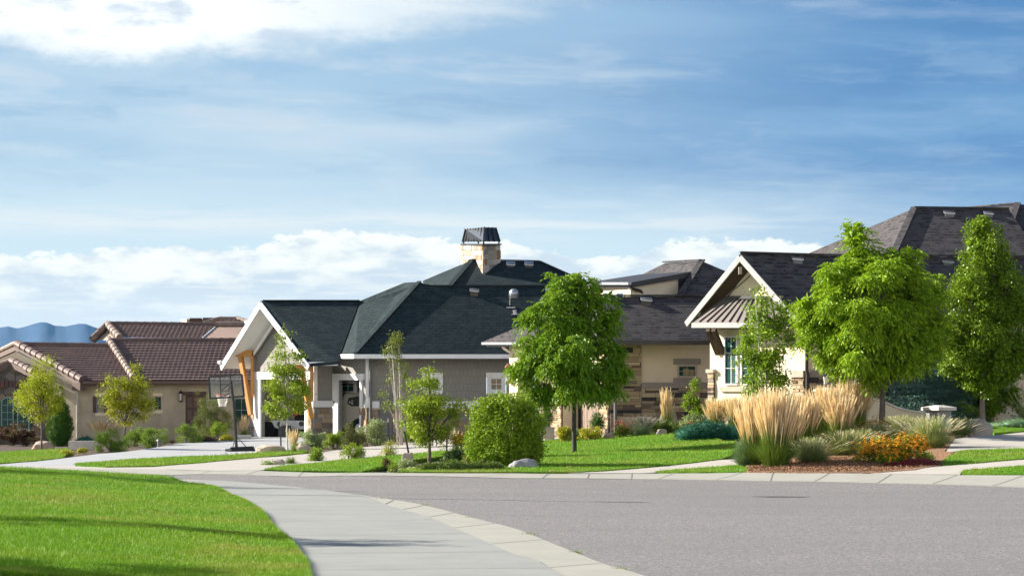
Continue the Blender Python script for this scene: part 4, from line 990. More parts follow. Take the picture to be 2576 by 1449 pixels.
# gable: roofs, rake boards, soffit
A3 = W(1862, 637, 74.4); R3 = W(2008, 806, 72.5); L3 = W(1727, 806, 76.4)
b = MB(); roof(b, [A3, W(2075, 644, 74.5), W(2720, 650, 74.6), W(2720, 815, 72.6), R3], .1); b.build('roof', M['shingle_brown'], h3)
off = Vector((2.3, 0, 0)); b = MB(); roof(b, [A3+Vector((0, .02, -.02)), A3+off, L3+off, L3], .1); b.build('roof', M['shingle_brown'], h3)
dn = Vector((0, 0, -.14)); b = MB(); o2 = Vector((2.0, 0, 0)); b.solid([A3+dn, A3+dn+o2, L3+dn+o2, L3+dn], [q+Vector((0, 0, -.03)) for q in (A3+dn, A3+dn+o2, L3+dn+o2, L3+dn)]); b.build('soffit', M['dwood'], h3)
bars('fascia', M['whitewood'], h3, [(W(1862, 648, 74.3), W(1726, 816, 76.3), .05, .19), (W(1862, 648, 74.3), W(2009, 815, 72.4), .05, .19)], 'weathered white rake boards')
bars('lookout', M['trim_stone'], h3, [(W(1862, 672, 74.35), W(1862, 690, 74.35), .1), (W(1758.5, 779, 76.0), W(1758.5, 797, 76.0), .09), (W(1785, 822, 75.4), W(1785, 838, 75.4), .09), (W(1962, 745, 73.1), W(1962, 762, 73.1), .09)])
bars('gable_batten', M['trim_taupe'], h3, [(VBW.w(1826, 748, .03), VBW.w(1888, 694, .03), .03)])
# standing seam bay roof and brackets
VBR = VP(1741, 75.7, 1990, 72.4)
bl_, br_ = VBR.w(1741, 812), VBR.w(1990, 812); tl_, tr_ = W(1824, 753, 75.4), W(1958, 753, 73.7)
b = MB(); roof(b, [tl_, tr_, br_, bl_], .05); br = b.build('bay_roof', M['baymetal'], h3)
b = MB()
for i in range(14):
    t = i/13; b.bar(bl_.lerp(br_, t)+Vector((0, 0, .03)), tl_.lerp(tr_, t)+Vector((0, 0, .03)), .03, .05)
b.build('seam', M['seam'], br); bars('flashing', M['seam'], br, [(tl_+Vector((0, -.03, .06)), tr_+Vector((0, -.03, .06)), .06, .09)])
b = MB(); b.bar(VBR.w(1741, 818.5), VBR.w(1990, 818.5), .06, .15); b.build('fascia', M['whitewood'], h3)
b = MB(); b.solid([VBR.w(1744, 822), VBR.w(1988, 822), VBW.w(1988, 826), VBW.w(1790, 826)], [VBR.w(1744, 823.5), VBR.w(1988, 823.5), VBW.w(1988, 828), VBW.w(1790, 828)]); b.build('soffit', M['dwood'], h3)
bars('bracket', M['dwood'], h3, [(W(1781, 829, 75.1), W(1806, 889, 75.8), .13, .17), (W(1795, 829, 74.9), W(1819, 888, 75.6), .13, .17)])
# wing with the garage
b = MB(); roof(b, [W(1488, 746, 80.9), W(1860, 746, 80.9), W(1800, 857, 79), W(1542, 857, 79)], .1); b.build('roof', M['shingle_brown'], h3)
b = MB(); roof(b, [W(1488, 746, 80.9), W(1542, 859, 79), W(1216, 859, 87.3)], .1); b.build('roof', M['shingle_brown'], h3, 'hipped slope over the garage doors')
b = MB(); roof(b, [W(1488, 747, 81.7), W(1860, 747, 81.7), W(1860, 860, 90), W(1216, 860, 87.6)], .06); b.build('roof', M['shingle_brown'], h3)
bars('gutter', M['darkfascia'], h3, [(W(1540, 862, 78.9), W(1796, 862, 79.0), .11, .15)]); bars('gutter', M['greymetal'], h3, [(W(1214, 864, 87.3), W(1541, 864, 78.9), .10, .09)])
b = MB(); b.solid([W(1225, 870, 87.3), W(1541, 868, 79.1), W(1541, 868, 81), W(1290, 870, 87.6)], [W(1225, 872, 87.3), W(1541, 870, 79.1), W(1541, 870, 81), W(1290, 872, 87.6)]); b.build('soffit', M['trim_taupe'], h3)
tubes('downspout', M['white'], h3, [([W(1264, 872, 86.6), W(1268, 876, 86.7), W(1278, 883, 86.8), W(1284, 885, 86.8)], .05, 6)]); tubes('downspout', M['greypipe'], h3, [([W(1548, 866, 79.6), W(1548, 1100, 79.6)], .05, 6)])
tubes('downspout', M['darkfascia'], h3, [([W(2045, 826, 72.5), W(2040, 830, 72.6), W(2030, 838, 72.78), W(2029, 930, 72.78), W(2031, 944, 72.74), W(2031, 1085, 72.74)], .05, 6)])
roofvent(h3, 1526, 750, 1550, 764, 80.6); roofvent(h3, 1612, 750, 1641, 767, 80.5); roofvent(h3, 1993, 647, 2022, 660, 74.2, M['greypipe'])
# upper roofs behind the wing, with the shed dormer
b = MB(); roof(b, [W(1766, 657, 85), W(1900, 714, 84.2), W(1900, 752, 83.5), W(1705, 752, 83.5)], .1); b.build('upper_roof', M['shingle_brown'], h3)
b = MB(); roof(b, [W(1673, 662, 90), W(1766, 657, 85), W(1707, 752, 83.6), W(1490, 752, 96)], .1); b.build('upper_roof', M['shingle_brown'], h3, 'upper slope catching the sun')
b = MB(); roof(b, [W(1475, 711, 86.5), W(1612, 690, 88), W(1743, 683, 84.6), W(1584, 711, 83.0)], .18); dr3 = b.build('dormer', M['seam'], h3, 'shed dormer with a dark metal roof')
b = MB(); VD1 = VP(1475, 87.2, 1586, 83.2); VD2 = VP(1586, 83.2, 1720, 84.6); VD1.rect(b, 1475, 718, 1586, 755, -.15, 0); VD2.slab(b, [(1586, 719), (1706, 702), (1706, 755), (1586, 755)], -.15, 0); b.build('wall', M['stucco_cream'], dr3)
bars('gutter', M['greymetal'], dr3, [(W(1474, 713.5, 86.3), W(1584, 713.5, 82.8), .12, .09)]); bars('fascia', M['whitewood'], dr3, [(W(1476, 719, 86.6), W(1583, 720, 83.2), .05, .06)])
rects('window', M['white'], dr3, VD1, [(1519, 735, 1541, 755, 0, .03), (1550, 735, 1572, 755, 0, .03)]); rects('pane', M['glass'], dr3, VD1, [(1522, 738, 1538, 755, .03, .04), (1553, 738, 1569, 755, .03, .04)])
tubes('downspout', M['darkfascia'], dr3, [([W(1586, 716, 82.9), W(1592, 726, 83.0), W(1612, 732, 83.4), W(1617, 740, 83.6), W(1617, 752, 83.6)], .05, 6)])
b = MB(); roof(b, [W(2300, 524, 84.8), W(2538, 527, 84.8), W(2620, 652, 82.5), W(2243, 652, 82.5)], .1); b.build('upper_roof', M['shingle_brown'], h3)
b = MB(); roof(b, [W(2300, 524, 84.8), W(2243, 652, 82.5), W(2000, 652, 96)], .1); b.build('upper_roof', M['shingle_brown'], h3, 'large hipped slope catching the sun')
b = MB(); roof(b, [W(2560, 514, 92), W(2660, 520, 92), W(2740, 652, 88), W(2512, 652, 88)], .1); roof(b, [W(2431, 526, 95), W(2560, 514, 92), W(2512, 652, 86), W(2440, 652, 92)], .1); b.build('upper_roof', M['shingle_brown'], h3)
b = MB()
for p, q in (((2300, 523.5, 84.8), (2538, 526.5, 84.8)), ((2300, 523.5, 84.8), (2243, 651, 82.5)), ((1766, 656.5, 85), (1706, 751, 83.5)), ((1488, 745.5, 80.9), (1840, 745.5, 80.9)), ((1862, 637, 74.4), (2075, 643.5, 74.5)), ((1673, 661, 90), (1766, 656, 85)), ((2431, 525, 95), (2560, 513, 92)), ((2560, 513, 92), (2512, 651, 86)), ((2075, 643.5, 74.5), (2720, 649, 74.6))):
    b = MB(); b.bar(W(*p)+Vector((0, 0, .03)), W(*q)+Vector((0, 0, .03)), .24, .05); b.build('ridge_cap', M['shingle_brown'], h3)
roofvent(h3, 2375, 532, 2403, 545, 84.4, M['greypipe']); roofvent(h3, 2476, 533, 2500, 545, 84.4, M['greypipe']); roofvent(h3, 2371, 654, 2400, 668, 74.3, M['greypipe'])
lantern('wall_lantern', 'large copper lantern on the lit cream corner of the stucco house garage', VD.w(1288, 945, .14), 1.5, mat=M['copper'])

# ------------------------------------------------------------------ HOUSE 4 : sliver of a neighbour at the right edge
h4 = thing('neighbour_house', 'cream neighbouring house with a gable and flue pipe, cut by the right edge', 'house', base(2640, 84))
V4 = VP(2556, 84, 2760, 84)
part('wall', M['stucco_cream'], h4, lambda b: V4.slab(b, [(2560, 1060), (2560, 690), (2650, 600), (2760, 690), (2760, 1060)], -.2, 0))
part('roof', M['shingle_brown'], h4, lambda b: [roof(b, [W(2650, 556, 83), W(2650, 556, 90), W(2545, 668, 90), W(2545, 668, 83)], .12), roof(b, [W(2650, 556, 83), W(2650, 556, 90), W(2760, 668, 90), W(2760, 668, 83)], .12)])
bars('fascia', M['stucco_beige'], h4, [(W(2650, 566, 82.9), W(2545, 677, 82.9), .06, .22), (W(2650, 566, 82.9), W(2760, 677, 82.9), .06, .22)])
tubes('flue_pipe', M['trim_taupe'], h4, [([W(2569, 650, 86), W(2569, 590, 86)], .11, 10), ([W(2569, 606, 86), W(2569, 583, 86)], .17, 10)])
rects('siding', M['greysiding'], h4, V4, [(2545, 905, 2760, 1050, 0, .06)])
# ------------------------------------------------------------------ plants
def unit(v): return v/np.maximum(np.linalg.norm(v, axis=1, keepdims=True), 1e-6)
def rnd(n): return unit(RS.normal(size=(n, 3)))
def leafquads(P, D, L, w, fold=.25):
    n = len(P); L = L*RS.uniform(.7, 1.25, (n, 1)); w = w*RS.uniform(.75, 1.2, (n, 1))
    D = unit(D); Sd = unit(np.cross(D, rnd(n))); U = np.cross(Sd, D)
    V = np.stack([P, P+D*L*.45+Sd*w/2+U*w*fold, P+D*L-np.array([0, 0, 1])*L*.08, P+D*L*.45-Sd*w/2+U*w*fold], 1).reshape(-1, 3)
    return V
def quads(V): return np.arange(len(V)).reshape(-1, 4)
def lobepts(lobes, n, bias=2.4, low=0):
    C_ = np.array([tuple(l[0]) for l in lobes]); R_ = np.array([l[1:4] for l in lobes])
    if bias >= 20:
        wt = np.prod(R_, 1)**.72; wt /= wt.sum(); k = RS.choice(len(lobes), n, p=wt); u = rnd(n); return C_[k]+u*R_[k], u, C_[k]
    if bias >= 5:      # full, clipped or matted shapes
        wt = np.prod(R_, 1)**.72; wt /= wt.sum(); k = RS.choice(len(lobes), n, p=wt); u = rnd(n); r = RS.uniform(0, 1, (n, 1))**(1/bias)
        wob = 1+.17*np.sin(u[:, :1]*9+k[:, None]*2)*np.cos(u[:, 2:]*8+k[:, None])+RS.normal(size=(n, 1))*.05; return C_[k]+u*r*R_[k]*wob, u, C_[k]
    # every lobe breaks up into smaller clumps, some of them missing
    SC, SR = [], []
    for c, r in zip(C_, R_):
        m = int(np.clip(np.prod(r)**(1/3)/.055, 6, 20)); u = rnd(m); f = RS.uniform(.55, 1.1, (m, 1)); SC.append(c+u*r*f*np.array([1, 1, 1])); SR.append(r*RS.uniform(.17, .38, (m, 1)))
    SC = np.concatenate(SC); SR = np.concatenate(SR); wt = np.prod(SR, 1)**.7; wt /= wt.sum()
    k = RS.choice(len(SC), n, p=wt); u = rnd(n); r = RS.uniform(0, 1, (n, 1))**(1/bias)
    P = SC[k]+u*r*SR[k]*(1+RS.normal(size=(n, 1))*.12)
    mid = C_.mean(0); return P, unit(u*.6+unit(P-mid)*.6), SC[k]
def foliage(name, m, parent, lobes, n, L, w, per=9, sig=.12, droop=.5, style='simple', bias=2.4):
    P, u, cc = lobepts(lobes, max(1, n//per), bias)
    out = unit(u+rnd(len(P))*.45)
    if style == 'pinnate':
        rl = L*2.6; D = unit(out*np.array([1, 1, .6])+np.array([0, 0, -droop])); side = unit(np.cross(D, np.array([0, 0, 1.0])+rnd(len(P))*.5)); Ps, Ds = [], []
        for i in range(per):
            t = (i//2+.6)/(per/2+.4); s_ = 1 if i % 2 else -1
            bend = np.array([0, 0, -1])*(t*t*rl*.28)
            q = P+D*rl*t+bend
            d = unit(D*.75+side*s_*.75+np.array([0, 0, -.35])+rnd(len(P))*.15)
            if i == per-1: d = unit(D+np.array([0, 0, -.5]))
            Ps.append(q); Ds.append(d)
        P2 = np.concatenate(Ps); D2 = np.concatenate(Ds)
        V = leafquads(P2, D2, L, w)
        # keep each spray's leaflets close in the array
    else:
        P2 = np.repeat(P, per, 0)+RS.normal(size=(len(P)*per, 3))*sig*np.array([1, 1, .8]); O2 = np.repeat(out, per, 0)
        D2 = unit(O2*.7+rnd(len(P2))*.9+np.array([0, 0, -droop])); V = leafquads(P2, D2, L, w)
    if name == 'crown' and n > 25000:      # coarser leaves added deep inside a thick crown to block light
        k = n//20; C_ = np.array([tuple(l[0]) for l in lobes]); R_ = np.array([l[1:4] for l in lobes]); j = RS.randint(len(lobes), size=k)
        V = np.concatenate([V, leafquads(C_[j]+rnd(k)*RS.uniform(0, .62, (k, 1))**.6*R_[j], rnd(k), L*2.0, w*2.6)])
    return npmesh(name, V, quads(V), m, parent), P
def branchset(b, trunk_top, lobes, P, r0, k=70):
    T = Vector(trunk_top)
    for l in lobes:
        c = Vector(l[0]); mid = T.lerp(c, .5)+Vector((RS.uniform(-.1, .1), RS.uniform(-.1, .1), .08)); b.tube([T, mid, c], [r0*.6, r0*.4, r0*.16], 6, False)
    if len(P):
        for i in RS.choice(len(P), min(k, len(P)), False):
            p = Vector(P[i]); c = min((Vector(l[0]) for l in lobes), key=lambda q: (q-p).length); s_ = T.lerp(c, RS.uniform(.35, 1))
            b.tube([s_, s_.lerp(p, .5)+Vector((0, 0, .06)), p], [r0*.16, r0*.1, r0*.04], 4, False)
def pxlobes(ls, d, depth=1.0):
    """lobes given as (px, py, rx, ry[, dd]) in photo units at distance d"""
    out = []
    for l in ls:
        dd = l[4] if len(l) > 4 else 0; s_ = (d+dd)/F
        out.append((W(l[0], l[1], d+dd), l[2]*s_, l[2]*s_*depth, l[3]*s_))
    return out
def tree(name, label, bpx, d, fork_py, tr, lobes, n, L, w, lm, bark, group=None, style='simple', per=9, sig=.12, droop=.5, cat='tree', lean=0, bias=2.4, depth=1.0, stems=None, tw=70, basez=None):
    B = base(bpx, d)
    if basez is not None: B.z = basez
    t = thing(name, label, cat, B, group); lb = pxlobes(lobes, d, depth)
    fork = W(bpx+lean, fork_py, d)
    f, P = foliage('crown', lm, t, lb, n, L, w, per, sig, droop, style, bias)
    b = MB()
    if stems:
        for sx0, sx1, sy1, dd in stems:
            top = W(sx1, sy1, d+dd); a = base(sx0, d+dd*.3); m1 = a.lerp(top, .5)+Vector((RS.uniform(-.03, .03), 0, 0)); b.tube([a-Vector((0, 0, .1)), m1, top], [tr, tr*.7, tr*.2], 7)
        branchset(b, W(bpx, fork_py, d), lb, P, tr*.5, tw)
    else:
        b.tube([B-Vector((0, 0, .15)), B+Vector((0, 0, .08)), B.lerp(fork, .5)+Vector((RS.uniform(-.02, .02), 0, 0)), fork], [tr*1.5, tr*1.12, tr, tr*.85], 10)
        top = max(lb, key=lambda l: l[0].z); b.tube([fork, fork.lerp(top[0], .6), top[0]+Vector((0, 0, top[3]*.6))], [tr*.8, tr*.45, tr*.08], 7)
        branchset(b, fork, lb, P, tr, tw)
    b.build('trunk', bark, t, smooth=True)
    return t
def shrub(name, label, box, lm, n, L, w, d=None, group=None, cat='shrub', per=8, sig=.05, droop=.1, style='simple', lobes=None, core=None, bias=2.6, stems=True, bark=None):
    x0, y0, x1, y1 = box; cx = (x0+x1)/2
    if d is None: d = ground(cx, y1).y
    s_ = d/F; B = W(cx, y1, d); B.z = tz(B.x, B.y); t = thing(name, label, cat, B, group)
    rx = (x1-x0)/2; ry = (y1-y0)/2
    if lobes is None:
        lobes = [(cx, y1-ry*.95, rx*.8, ry*.95)]
        for k in range(5):
            a = k/4*math.pi; lobes.append((cx+math.cos(a)*rx*.56, y1-ry*.62-math.sin(a)*ry*.66, rx*.52, ry*.55, RS.uniform(-.3, .3)*rx*s_))
    lb = pxlobes(lobes, d)
    f, P = foliage('foliage', lm, t, lb, n, L, w, per, sig, droop, style, bias)
    if stems:
        b = MB()
        for k in range(9):
            p = Vector(P[RS.randint(len(P))]); a = B+Vector((RS.uniform(-.12, .12), RS.uniform(-.1, .1), -.05)); b.tube([a, a.lerp(p, .5)+Vector((0, 0, .05)), p], [.02, .014, .005], 5, False)
        b.build('stems', bark or M['bark'], t)
    return t
def ribbons(P, LEAN, hgt, w, seg=4, curl=1.6, taper=True):
    """arched grass blades: base P, horizontal lean vector, height"""
    n = len(P); t = np.linspace(0, 1, seg+1)[None, :, None]
    a = RS.uniform(0, 2*np.pi, n); wd = np.stack([np.cos(a), np.sin(a), np.zeros(n)], 1)[:, None, :]
    h = hgt[:, None, None]; Lv = LEAN[:, None, :]
    c = P[:, None, :]+Lv*(t**curl)+np.array([0, 0, 1])[None, None, :]*h*(t-.22*t**3*np.minimum(1, np.linalg.norm(LEAN, axis=1)/np.maximum(hgt, .01))[:, None, None])
    ww = (w*(1-.9*t) if taper else w*np.sin(np.pi*np.clip(t, .06, .94))**.6)
    V = np.stack([c-wd*ww/2, c+wd*ww/2], 2)       # n, seg+1, 2, 3
    idx = np.arange(n*(seg+1)*2).reshape(n, seg+1, 2)
    fa = np.stack([idx[:, :-1, 0], idx[:, :-1, 1], idx[:, 1:, 1], idx[:, 1:, 0]], -1).reshape(-1, 4)
    return V.reshape(-1, 3), fa
def grass(name, label, box, lm, n, d=None, group=None, plume=None, npl=0, plh=.4, stiff=.25, w=.012, bladeh=.55, cat='ornamental grass', spread=.25, plw=.022):
    x0, y0, x1, y1 = box; cx = (x0+x1)/2
    if d is None: d = ground(cx, y1).y
    s_ = d/F; B = W(cx, y1, d); B.z = tz(B.x, B.y); hh = (y1-y0)*s_; rad = (x1-x0)/2*s_; t = thing(name, label, cat, B, group)
    def basept(k, f):
        a = RS.uniform(0, 2*np.pi, k); r = np.sqrt(RS.uniform(0, 1, k))*rad*f
        x = B.x+r*np.cos(a); y = B.y+r*np.sin(a)*.9; return np.stack([x, y, np.full(k, B.z-.03)], 1), a, r/rad/f
    P, a, r = basept(n, spread); a = a+RS.normal(size=n)*.5; lean = np.stack([np.cos(a), np.sin(a), a*0], 1)*(rad*(1.08-spread)*RS.uniform(.05, 1.15, n)*(.45+.55*r))[:, None]
    V, fa = ribbons(P, lean, hh*bladeh*RS.uniform(.35, 1.1, n), w, 5, 1.9)
    k = int(n*.55); P2, a2, r2 = basept(k, spread*.9); a2 = a2+RS.normal(size=k)*.4; l2 = np.stack([np.cos(a2), np.sin(a2), a2*0], 1)*(rad*RS.uniform(.5, 1.15, k))[:, None]
    V2, f2 = ribbons(P2, l2, hh*bladeh*RS.uniform(.3, .62, k), w, 5, 1.35); V = np.concatenate([V, V2]); fa = np.concatenate([fa, f2+len(V)-len(V2)]); npmesh('blades', V, fa, lm, t)
    if npl:
        P, a, r = basept(npl, spread*.9); hgt = hh*RS.uniform(.66, 1.06, npl); a = a+RS.normal(size=npl)*.6; ln = np.stack([np.cos(a), np.sin(a), a*0], 1)*(rad*stiff*2.4*r*RS.uniform(.2, 1.2, npl))[:, None]
        V, fa = ribbons(P, ln, hgt, .006, 4, 1.5); npmesh('stalks', V, fa, lm, t)
        # plumes continue the stalk's upper part
        pl = plh*RS.uniform(.6, 1.25, npl); ts = 1-pl; q = P+ln*(ts**1.5)[:, None]; q[:, 2] += hgt*(ts-.22*ts**3*np.minimum(1, np.linalg.norm(ln, axis=1)/hgt))
        V1, f1 = ribbons(q, ln*(1-ts**1.5)[:, None], hgt*pl*RS.uniform(.85, 1.1, npl), plw, 4, 1.1, False); V2, f2 = ribbons(q, ln*(1-ts**1.5)[:, None], hgt*pl, plw, 4, 1.1, False)
        V = np.concatenate([V1, V2]); fa = np.concatenate([f1, f2+len(V1)]); npmesh('plumes', V, fa, plume, t)
    return t
def boulder(name, label, box, m, d=None, depth=.7, group=None, seed=0, flat=.0, cat='boulder', blocky=False):
    import bmesh
    from mathutils import noise
    x0, y0, x1, y1 = box
    if d is None: d = ground((x0+x1)/2, y1).y
    s_ = d/F; B = W((x0+x1)/2, y1, d); B.z = tz(B.x, B.y); rx = (x1-x0)/2*s_; h = (y1-y0)*s_
    bm = bmesh.new(); bmesh.ops.create_icosphere(bm, subdivisions=4, radius=1)
    for v in bm.verts:
        p = v.co.copy(); k = .55 if blocky else .8
        q = Vector([math.copysign(abs(c)**k, c) for c in p]); q *= 1+.22*noise.noise(p*1.3+Vector((seed*7.1, 0, 0)))+.10*noise.noise(p*3.1+Vector((0, seed, 0)))+.04*noise.noise(p*8)
        v.co = Vector((q.x*rx, q.y*rx*depth, max(-.15, q.z)*h*.98))
    xs = [v.co.x for v in bm.verts]; zs = [v.co.z for v in bm.verts]; sx = 2*rx/(max(xs)-min(xs)); sz = h/max(zs); ox = (max(xs)+min(xs))/2
    for v in bm.verts: v.co = Vector(((v.co.x-ox)*sx, v.co.y, v.co.z*sz))
    me = bpy.data.meshes.new(name); bm.to_mesh(me); bm.free(); me.materials.append(m)
    for p in me.polygons: p.use_smooth = True
    o = bpy.data.objects.new(name, me); C.objects.link(o); o.location = B-Vector((0, 0, .03)); return tag(o, label, cat, group)
def conifer(name, label, box, lm, d, n, L, w, tiers=12, bottom=.06, group=None, core=True):
    """spruce: whorls of drooping boughs carrying needle sprays"""
    x0, y0, x1, y1 = box; s_ = d/F; B = W((x0+x1)/2, y1, d); B.z = tz(B.x, B.y); hh = (y1-y0)*s_; R0 = (x1-x0)/2*s_; t = thing(name, label, 'tree', B, group)
    Ps, Ds = [], []; b = MB(); b.tube([B-Vector((0, 0, .1)), B+Vector((0, 0, hh*.98))], [R0*.07, .01], 8)
    for i in range(tiers):
        f = bottom+(1-bottom)*i/tiers; rr = R0*(1-f)**.8; nb = max(5, int(15*(1-f)+4))
        for j in range(nb):
            a = 2*math.pi*(j+RS.rand())/nb; r1 = rr*RS.uniform(.8, 1.1); z0_ = B.z+hh*f; k = max(4, int(r1/.09))
            dirv = np.array([math.cos(a), math.sin(a), 0]); pp = []
            for q in range(1, k+1):
                u = q/k; z = z0_-r1*.28*u+r1*.22*u*u; c = np.array([B.x, B.y, z])+dirv*r1*u; pp.append(c)
                m_ = int(n*(.5+u)*.5)
                if m_ < 1: m_ = 1
                sp = .05+.14*r1*(1-abs(u-.6))
                P = c[None]+RS.normal(size=(m_, 3))*np.array([sp, sp, .035]); Ps.append(P)
                Ds.append(dirv[None]*.8+rnd(m_)*.7+np.array([0, 0, .25]))
            b.tube([Vector((B.x, B.y, z0_)), Vector(pp[len(pp)//2]), Vector(pp[-1])], [.018, .012, .004], 4, False)
    P = np.concatenate(Ps); D = np.concatenate(Ds); V = leafquads(P, D, L, w, .1); npmesh('needles', V, quads(V), lm, t); b.build('trunk', M['bark'], t); return t
def core(t, lb, m, k=.8):
    """dense inner mass of a clipped or very thick shrub"""
    import bmesh
    bm = bmesh.new()
    for l in lb:
        r = bmesh.ops.create_icosphere(bm, subdivisions=3, radius=1)
        for v in r['verts']: v.co = Vector((v.co.x*l[1]*k, v.co.y*l[2]*k, v.co.z*l[3]*k))*(1+RS.uniform(-.04, .04))+Vector(l[0])-ORG[t.name]
    me = bpy.data.meshes.new('inner_foliage'); bm.to_mesh(me); bm.free(); me.materials.append(m); o = bpy.data.objects.new('inner_foliage', me); C.objects.link(o); o.parent = t
def mound(name, label, box, lm, n, L, w, d=None, group=None, cat='ground cover shrub', droop=-.2, per=7, k=7):
    x0, y0, x1, y1 = box; cx = (x0+x1)/2
    if d is None: d = ground(cx, y1-2).y
    s_ = d/F; B = W(cx, y1, d); B.z = tz(B.x, B.y); t = thing(name, label, cat, B, group); rx = (x1-x0)/2*s_; h = (y1-y0)*s_; lb = []
    for i in range(k):
        u = (i+.5)/k*2-1; hh = h*(.8-.35*u*u)*RS.uniform(.8, 1.1); lb.append((B+Vector((u*rx*.8, RS.uniform(-.1, .1)*rx, hh*.35)), rx*.34, rx*.5, hh*.66))
    core(t, lb, lm, .86); foliage('foliage', lm, t, lb, n, L, w, per, .03, droop, 'simple', 6); return t
def flowers(t, lobes_px, d, n, m, cone=None, size=.035, side=6, top=True, name='blossoms'):
    lb = pxlobes(lobes_px, d); C_ = []; N_ = []
    P, u, c = lobepts(lb, n*2, 30); P = P+RS.normal(size=P.shape)*.085; keep = (u[:, 2] > -.25) & (u[:, 1] < .6); P = P[keep][:n]; u = u[keep][:n]; n = len(P)
    N = unit(u*.5+np.array([-.1, -.35, .8])+rnd(n)*.45); A = unit(np.cross(N, rnd(n))); Bv = np.cross(N, A); sz = size*RS.uniform(.7, 1.2, (n, 1)); vs = []
    for i in range(side*2):
        th = math.pi*i/side; r = sz if i % 2 == 0 else sz*.42; vs.append(P+(A*math.cos(th)+Bv*math.sin(th))*r-N*sz*(.22 if i % 2 == 0 else 0))
    V = np.stack(vs, 1).reshape(-1, 3); fa = np.arange(len(V)).reshape(-1, side*2); o = npmesh(name, V, fa, m, t); o['kind'] = 'stuff'
    if cone:
        vs = [P+(A*math.cos(th)+Bv*math.sin(th))*sz*.33+N*sz*.02 for th in (0, math.pi/2, math.pi, math.pi*1.5)]+[P+N*sz*.5]
        V = np.stack(vs, 1).reshape(-1, 3); k = np.arange(n)*5; fa = np.concatenate([np.stack([k+a, k+(a+1) % 4, k+4], 1) for a in range(4)]); o = npmesh('flower_centres', V, fa, cone, t); o['kind'] = 'stuff'

# ---- the big trees
TG = 'young street trees on the lawns'
tree('ash_tree', 'rounded ash tree with a thin dark trunk, alone on the middle lawn', 1445, 67, 1003, .062,
     [(1425, 728, 42, 42), (1408, 790, 72, 60), (1470, 800, 62, 58, .5), (1365, 860, 70, 56, -.2), (1440, 870, 85, 62, -.6), (1505, 880, 58, 62, .3), (1340, 920, 46, 34), (1415, 945, 78, 46, -.4), (1490, 950, 72, 44), (1550, 925, 34, 42), (1330, 805, 22, 20), (1500, 752, 38, 38), (1528, 800, 30, 40), (1455, 715, 30, 28), (1375, 990, 50, 22), (1520, 985, 42, 20)],
     34000, .12, .045, L['ash'], M['barkdark'], TG, 'pinnate', 7, droop=.45)
tree('ash_tree', 'largest ash tree, broad bright crown before the stone wall on the right', 2217, 66, 985, .085,
     [(2150, 595, 30, 42), (2165, 650, 62, 52), (2110, 700, 62, 48), (2270, 655, 48, 44), (2205, 720, 90, 62, -.4), (2290, 740, 74, 62, .4), (2075, 770, 58, 54), (2150, 800, 100, 66, -.7), (2260, 820, 92, 66, -.2), (2340, 810, 40, 56, .4), (2090, 860, 62, 44, -.3), (2180, 880, 86, 46, -.8), (2280, 890, 66, 42), (2030, 770, 28, 30), (2125, 900, 52, 30), (2210, 925, 60, 32, -.3), (2055, 830, 38, 36), (2320, 870, 34, 36)],
     50000, .125, .047, L['ashbright'], M['bark'], TG, 'pinnate', 7, droop=.45, lean=4)
tree('pear_tree', 'tall dense oval tree with a red-brown trunk, near the right edge', 2472, 71, 985, .085,
     [(2472, 570, 34, 36), (2468, 625, 54, 48), (2505, 640, 46, 50), (2470, 700, 78, 60), (2520, 720, 58, 60), (2455, 780, 84, 66, -.3), (2530, 790, 62, 66), (2445, 860, 84, 60, -.3), (2520, 870, 76, 60), (2430, 920, 62, 44), (2500, 935, 84, 44), (2555, 880, 44, 60), (2470, 965, 54, 28), (2405, 870, 32, 44)],
     64000, .075, .05, L['pear'], M['barkred'], TG, 'simple', 12, .10, .45, bias=3)
tree('poplar_tree', 'slender airy poplar before the bay window of the cream gable', 1930, 68, 960, .03,
     [(1905, 765, 34, 30), (1950, 790, 38, 34), (1900, 825, 42, 40), (1955, 850, 44, 44), (1890, 900, 34, 34), (1945, 920, 52, 46), (1900, 960, 38, 30), (1960, 975, 34, 26), (1985, 815, 22, 24), (1868, 905, 18, 22), (1905, 735, 16, 16)],
     7600, .075, .062, L['poplar'], M['barkwhite'], TG, 'simple', 6, .11, .3, stems=[(1925, 1900, 740, -.2), (1935, 1960, 770, .2), (1930, 1925, 760, 0)])
tree('ornamental_tree', 'small leafy tree with low branches in the mulch bed left of the big bush', 1080, 66, 1108, .045,
     [(1080, 948, 26, 20), (1060, 975, 34, 24), (1095, 985, 36, 30), (1045, 1015, 44, 28), (1110, 1020, 44, 32), (1070, 1045, 56, 34, -.2), (1030, 1060, 30, 20), (1080, 1085, 52, 28), (1135, 1045, 20, 24), (1098, 1108, 26, 18), (1155, 1010, 10, 10)],
     9500, .078, .036, L['crab'], M['bark'], TG, 'simple', 8, .09, .35)
tree('maple_tree', 'narrow young tree with a pale trunk in front of the open garage', 723, 83, 1040, .03,
     [(716, 845, 13, 20), (718, 885, 24, 26), (735, 915, 30, 26), (700, 925, 24, 22), (722, 950, 42, 26), (750, 962, 28, 24), (690, 975, 30, 22), (730, 990, 44, 26), (765, 985, 18, 18), (688, 1018, 24, 16), (722, 1022, 38, 18), (752, 1018, 24, 16), (672, 972, 12, 12), (690, 1040, 16, 10)],
     7600, .085, .05, L['crab'], M['barkwhite'], TG, 'simple', 7, .10, .3)
